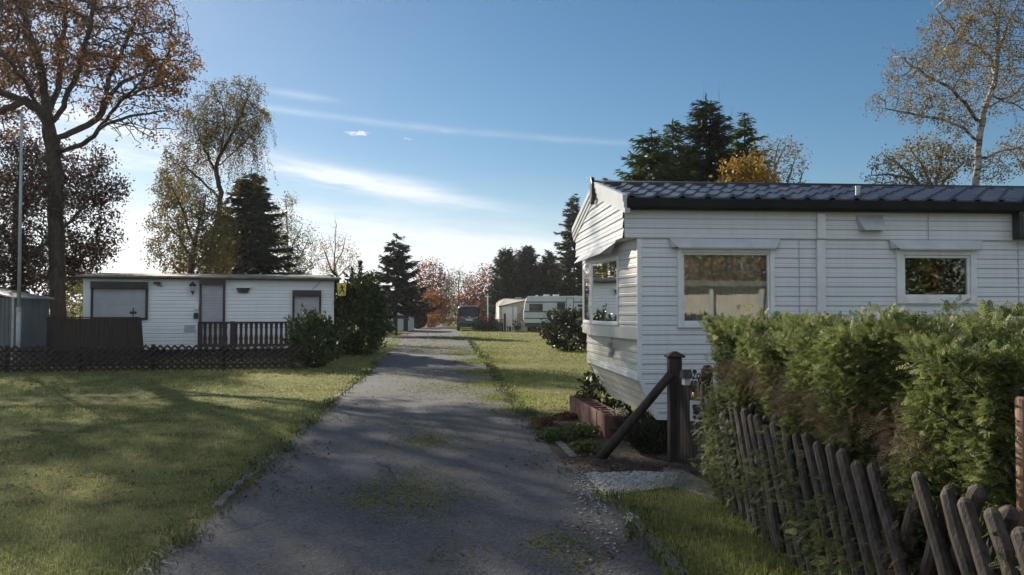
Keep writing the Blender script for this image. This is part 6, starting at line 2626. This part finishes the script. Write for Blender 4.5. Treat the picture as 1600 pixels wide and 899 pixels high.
    deciduous('maple_tree', 'dull pink leaved tree showing between the tops of the narrow thujas', 'tree', 80.0, [(822, 505), (822, 460), (822, 430), (820, 405)],
              [[(822, 470), (805, 430, .4)], [(822, 470), (845, 435, .4), (858, 425, .5)], [(822, 450), (836, 415, 0)]],
              [(815, 415, 24, 22, 1.6, 0), (850, 425, 18, 18, 1.3, 0), (835, 440, 30, 22, 1.6, 0)], 700, (.15, .10), M['twig_red'], L_['dullred'], .014, .15, .4, .45, 4, 5, .3, 1.6, .2, seed=25, full=4, holes=.3)
    # thujas and spruce behind the caravans
    for (px, yt, hw, Y, lab, sd) in ((790, 386, 30, 66, 'narrow dark thuja, leftmost of the row behind the caravans', 41), (824, 384, 30, 67, 'narrow dark thuja in the middle of the row behind the caravans', 42),
                                     (858, 392, 26, 66, 'dark thuja nearest the tall spruce behind the caravan', 43), (876, 410, 26, 68, 'broad low dark thuja at the foot of the tall spruce', 44)):
        conifer('thuja_tree', lab, 'tree', px, yt, Y, hw, L_['thuja'], .3, .34, 8, .25, .55, .50, .16, .50, 1.0, sd, 'dark thujas behind the caravans', .18)
    conifer('spruce_tree', 'tall slim dark spruce left of the cream home gable', 'tree', 897, 304, 63, 42, L_['spruce'], 1.0, .38, 7, -.12, .14, .50, .13, .62, 1.0, 45, None, .3)
    # hedge plants in front of the van plot
    for (px, py, rx, h, sd, lab) in ((752, 518, .9, .85, 51, 'low dark hedge to the right of the van'), (778, 518, .9, .9, 52, 'low dark bush with pale flecks before the awning'), (800, 518, .8, .75, 53, 'low dark bush on the fence line before the caravan')):
        g = gnd(px, py)
        shrub('dark_hedge', lab, 'hedge', (g.x, g.y + .3, 0), rx, .5, h, 1500, (.12, .06), L_['rhodo'], .25, sd, 0, None, .4, .8, .3, 6)


L_['beechdark'] = leafmat('clipped_hedge_leaves', [(.018, .016, .012), (.03, .026, .018), (.045, .035, .02)], .1)
build_mid_trees()


def build_right_trees():
    for (px, yt, hw, Y, mt, lab, sd) in ((1018, 202, 112, 24, 'spruce_lit', 'pointed green spruce above the near end of the tiled roof, leftmost of four', 61), (1051, 188, 78, 25, 'spruce_lit', 'slim green spruce between the leftmost and the tallest above the roof', 62),
                                         (1103, 148, 108, 26, 'spruce', 'tallest dark spruce with an open pointed top above the tiled roof', 63), (1163, 178, 78, 27, 'spruce_lit', 'thin topped spruce right of the tallest one above the roof', 64)):
        conifer('spruce_tree', lab, 'tree', px, yt, Y, hw, L_[mt], 1.2, .27, 9, -.10,   .22, .38, .085, .62, 1.0, sd, 'spruces behind the tiled roof', .28)
    for (px, Y, sd, lab) in ((1098, 29, 71, 'bare thin birch with a few pink leaves at its tip behind the tallest spruce'), (1122, 29.5, 72, 'second bare pink tipped birch just right of the tallest spruce')):
        deciduous('birch_tree', lab, 'tree', Y, [(px, 545), (px, 400), (px + 1, 300), (px, 220), (px + 2, 160), (px + 1, 126)],
                  [[(px, 290), (px - 18, 220, .3), (px - 26, 180, .5)], [(px, 270), (px + 16, 210, -.3), (px + 22, 170, -.4)], [(px, 310), (px - 28, 250, .4), (px - 38, 215, .6)], [(px, 300), (px + 28, 240, .2), (px + 36, 205, .3)]],
                  [(px, 150, 10, 24, .4, 0), (px - 16, 205, 18, 36, .8, 0), (px + 15, 200, 18, 36, .8, 0), (px, 230, 32, 40, 1.1, 0)], 360, (.06, .045), M['twig_grey'], L_['pinkish'], .004, .08, .26, .36, 3, 1, .12, 1.3, .1, seed=sd, clump=1.5, sag=-.15)
    g = at(1172, 500, 21)
    deciduous('golden_tree', 'golden yellow leaved small tree behind the tiled roof', 'tree', 21.0, [(1176, 580), (1175, 400), (1174, 330), (1172, 290)], [[(1175, 350), (1150, 300, .3), (1142, 270, .4)], [(1175, 340), (1196, 290, -.3), (1200, 262, -.4)]],
              [(1165, 272, 30, 26, .7, 0), (1150, 285, 20, 20, .5, 0), (1185, 280, 22, 28, .6, 0), (1172, 300, 40, 24, .8, 0)], 520, (.075, .055), M['bark_dark'], L_['gold'], .005, .09, .2, .28, 2.5, 16, .17, 1.6, .1, seed=65)
    deciduous('birch_tree', 'half bare buff leaved birch right of the golden tree above the roof', 'tree', 21.5, [(1222, 580), (1220, 400), (1216, 330), (1212, 290), (1210, 255), (1216, 225)],
              [[(1216, 320), (1236, 270, .3), (1244, 235, .4)], [(1212, 290), (1196, 250, -.3), (1190, 225, -.4)], [(1216, 310), (1250, 285, .2), (1256, 265, .3)], [(1210, 260), (1228, 230, .2), (1240, 222, .3)]],
              [(1218, 235, 30, 22, .6, 0), (1240, 250, 18, 26, .5, 0), (1212, 275, 32, 26, .7, 0), (1190, 240, 18, 22, .5, 0), (1240, 285, 20, 22, .5, 0)], 2200, (.05, .035), M['twig_grey'], L_['sparse'], .0065, .08, .17, .17, 2.5, 5, .08, 1.4, .2, seed=66)
    # open crowned birch on the right
    deciduous('birch_tree', 'large open birch with white trunk and sparse yellowing leaves above the tiled roof', 'tree', 19.5,
              [(1520, 600), (1522, 400), (1524, 300), (1528, 250), (1530, 215), (1536, 180), (1548, 150), (1556, 120), (1558, 85), (1560, 40), (1566, -20)],
              [[(1530, 226, 0), (1505, 200, .4), (1470, 186, .8), (1430, 180, 1.1), (1385, 170, 1.3)], [(1530, 195, 0), (1508, 160, -.3), (1482, 135, -.6), (1455, 122, -.9), (1420, 100, -1.2), (1392, 75, -1.4)],
               [(1556, 120, 0), (1545, 88, .3), (1525, 72, .5), (1500, 60, .7), (1480, 35, .9), (1455, 5, 1)], [(1540, 170, 0), (1575, 150, .4), (1610, 140, .6)], [(1558, 85, 0), (1575, 40, -.3), (1590, 5, -.5)], [(1528, 250, 0), (1570, 235, .3), (1610, 232, .4)],
               [(1548, 150, 0), (1590, 165, .4), (1620, 190, .6)], [(1560, 40, 0), (1545, 0, .3), (1535, -30, .4)]],
              [(1400, 160, 50, 24, .9, 1.2), (1450, 175, 50, 22, 1, .9), (1430, 105, 45, 34, 1, -1), (1480, 110, 45, 40, 1.1, -.5), (1480, 45, 42, 40, 1, .8), (1530, 60, 50, 50, 1.3, 0), (1590, 60, 45, 70, 1.3, 0), (1600, 140, 40, 50, 1.2, .3),
               (1550, 130, 60, 50, 1.4, 0), (1600, 230, 36, 40, 1, .3), (1500, 190, 40, 24, .9, .4), (1540, -20, 70, 40, 1.4, 0), (1470, 150, 50, 20, .9, 0), (1375, 155, 22, 14, .5, 1.3), (1560, 260, 40, 30, 1, .3)],
              5200, (.042, .029), M['bark_birch'], L_['sparse'], .0065, .082, .17, .18, 2.6, 3, .075, 1.4, .2, seed=67, clump=1.5, jit=.2, hang=.15, hang_len=.5, full=3.2)
    deciduous('birch_tree', 'low spreading bare crowned birch behind the roof, left of the white birch trunk', 'tree', 21.0, [(1462, 600), (1462, 400), (1462, 330), (1460, 300), (1452, 280)],
              [[(1460, 310), (1425, 280, .4), (1390, 272, .6), (1362, 275, .8)], [(1462, 305), (1482, 275, -.2), (1505, 255, -.3)], [(1460, 300), (1440, 255, .2), (1420, 230, .4)], [(1460, 300), (1470, 260, 0), (1475, 225, 0)], [(1440, 290), (1400, 255, .5), (1376, 240, .6)]],
              [(1440, 240, 45, 24, 1, 0), (1400, 255, 40, 24, .9, .4), (1385, 280, 30, 14, .7, .6), (1480, 250, 36, 28, .9, 0), (1440, 280, 50, 20, 1, 0)], 3600, (.055, .036), M['twig_grey'], L_['sparse'], .0065, .09, .17, .18, 2.6, 4, .08, 1.4, .2, seed=68, clump=1.3)
    g = at(1408, 300, 34)
    shrub('red_tree', 'reddish crown just peeping over the tiled roof', 'tree', (g.x, g.y, 0), 1.1, 1, g.z + .18, 2600, (.10, .07), L_['dullred'], .25, 69, 0, None, .5, .8, .3, 7)
    # trees at the photographer's back, mirrored in the panes
    for (x, y, h, rx, mt, sd, lab) in ((11.5, -17, 8.5, 3.0, 'gold', 81, 'golden autumn tree mirrored in the large side window'), (15.0, -18.5, 9.5, 3.2, 'orange', 82, 'rust coloured autumn tree mirrored in the large side window'), (17.5, -15, 7.5, 2.4, 'spruce_lit', 83, 'green tree mirrored in the small side window'),
                                       (20.5, -17, 8.5, 2.6, 'spruce_lit', 84, 'dark green tree mirrored in the middle of the small side window'), (23.5, -22, 9.5, 3.6, 'gold', 85, 'yellow tree mirrored at the edge of the small side window'), (27.5, -18.5, 8, 2.8, 'rhodo', 87, 'green and brown tree mirrored at the right of the small side window'), (33, -24, 9, 4.0, 'gold', 88, 'yellow tree far right in the mirrored row'), (18.5, -25, 11, 4.5, 'orange', 86, 'tall rust tree mirrored in the small side window')):
        shrub('autumn_tree', lab, 'tree', (x, y, 0), rx, rx, h, 5200, (.24, .17), L_[mt], .3, sd, .1, None, .3, .8, .3, 9)


build_right_trees()

# ------------------------------------------------------------------ thin haze added in place of the sun glare veil
def build_haze():
    m = bpy.data.materials.new('haze_veil')
    m.use_nodes = True
    nt = m.node_tree
    nt.nodes.clear()
    v = nt.nodes.new('ShaderNodeVolumePrincipled')
    v.inputs['Color'].default_value = (.92, .94, .97, 1)
    v.inputs['Density'].default_value = .0003
    v.inputs['Anisotropy'].default_value = .55
    o = nt.nodes.new('ShaderNodeOutputMaterial')
    nt.links.new(v.outputs[0], o.inputs['Volume'])
    c = MB()
    c.box(-905, 905, -305, 1505, -1.2, 30)
    tag(c.build('haze', m), kind='stuff')


build_haze()
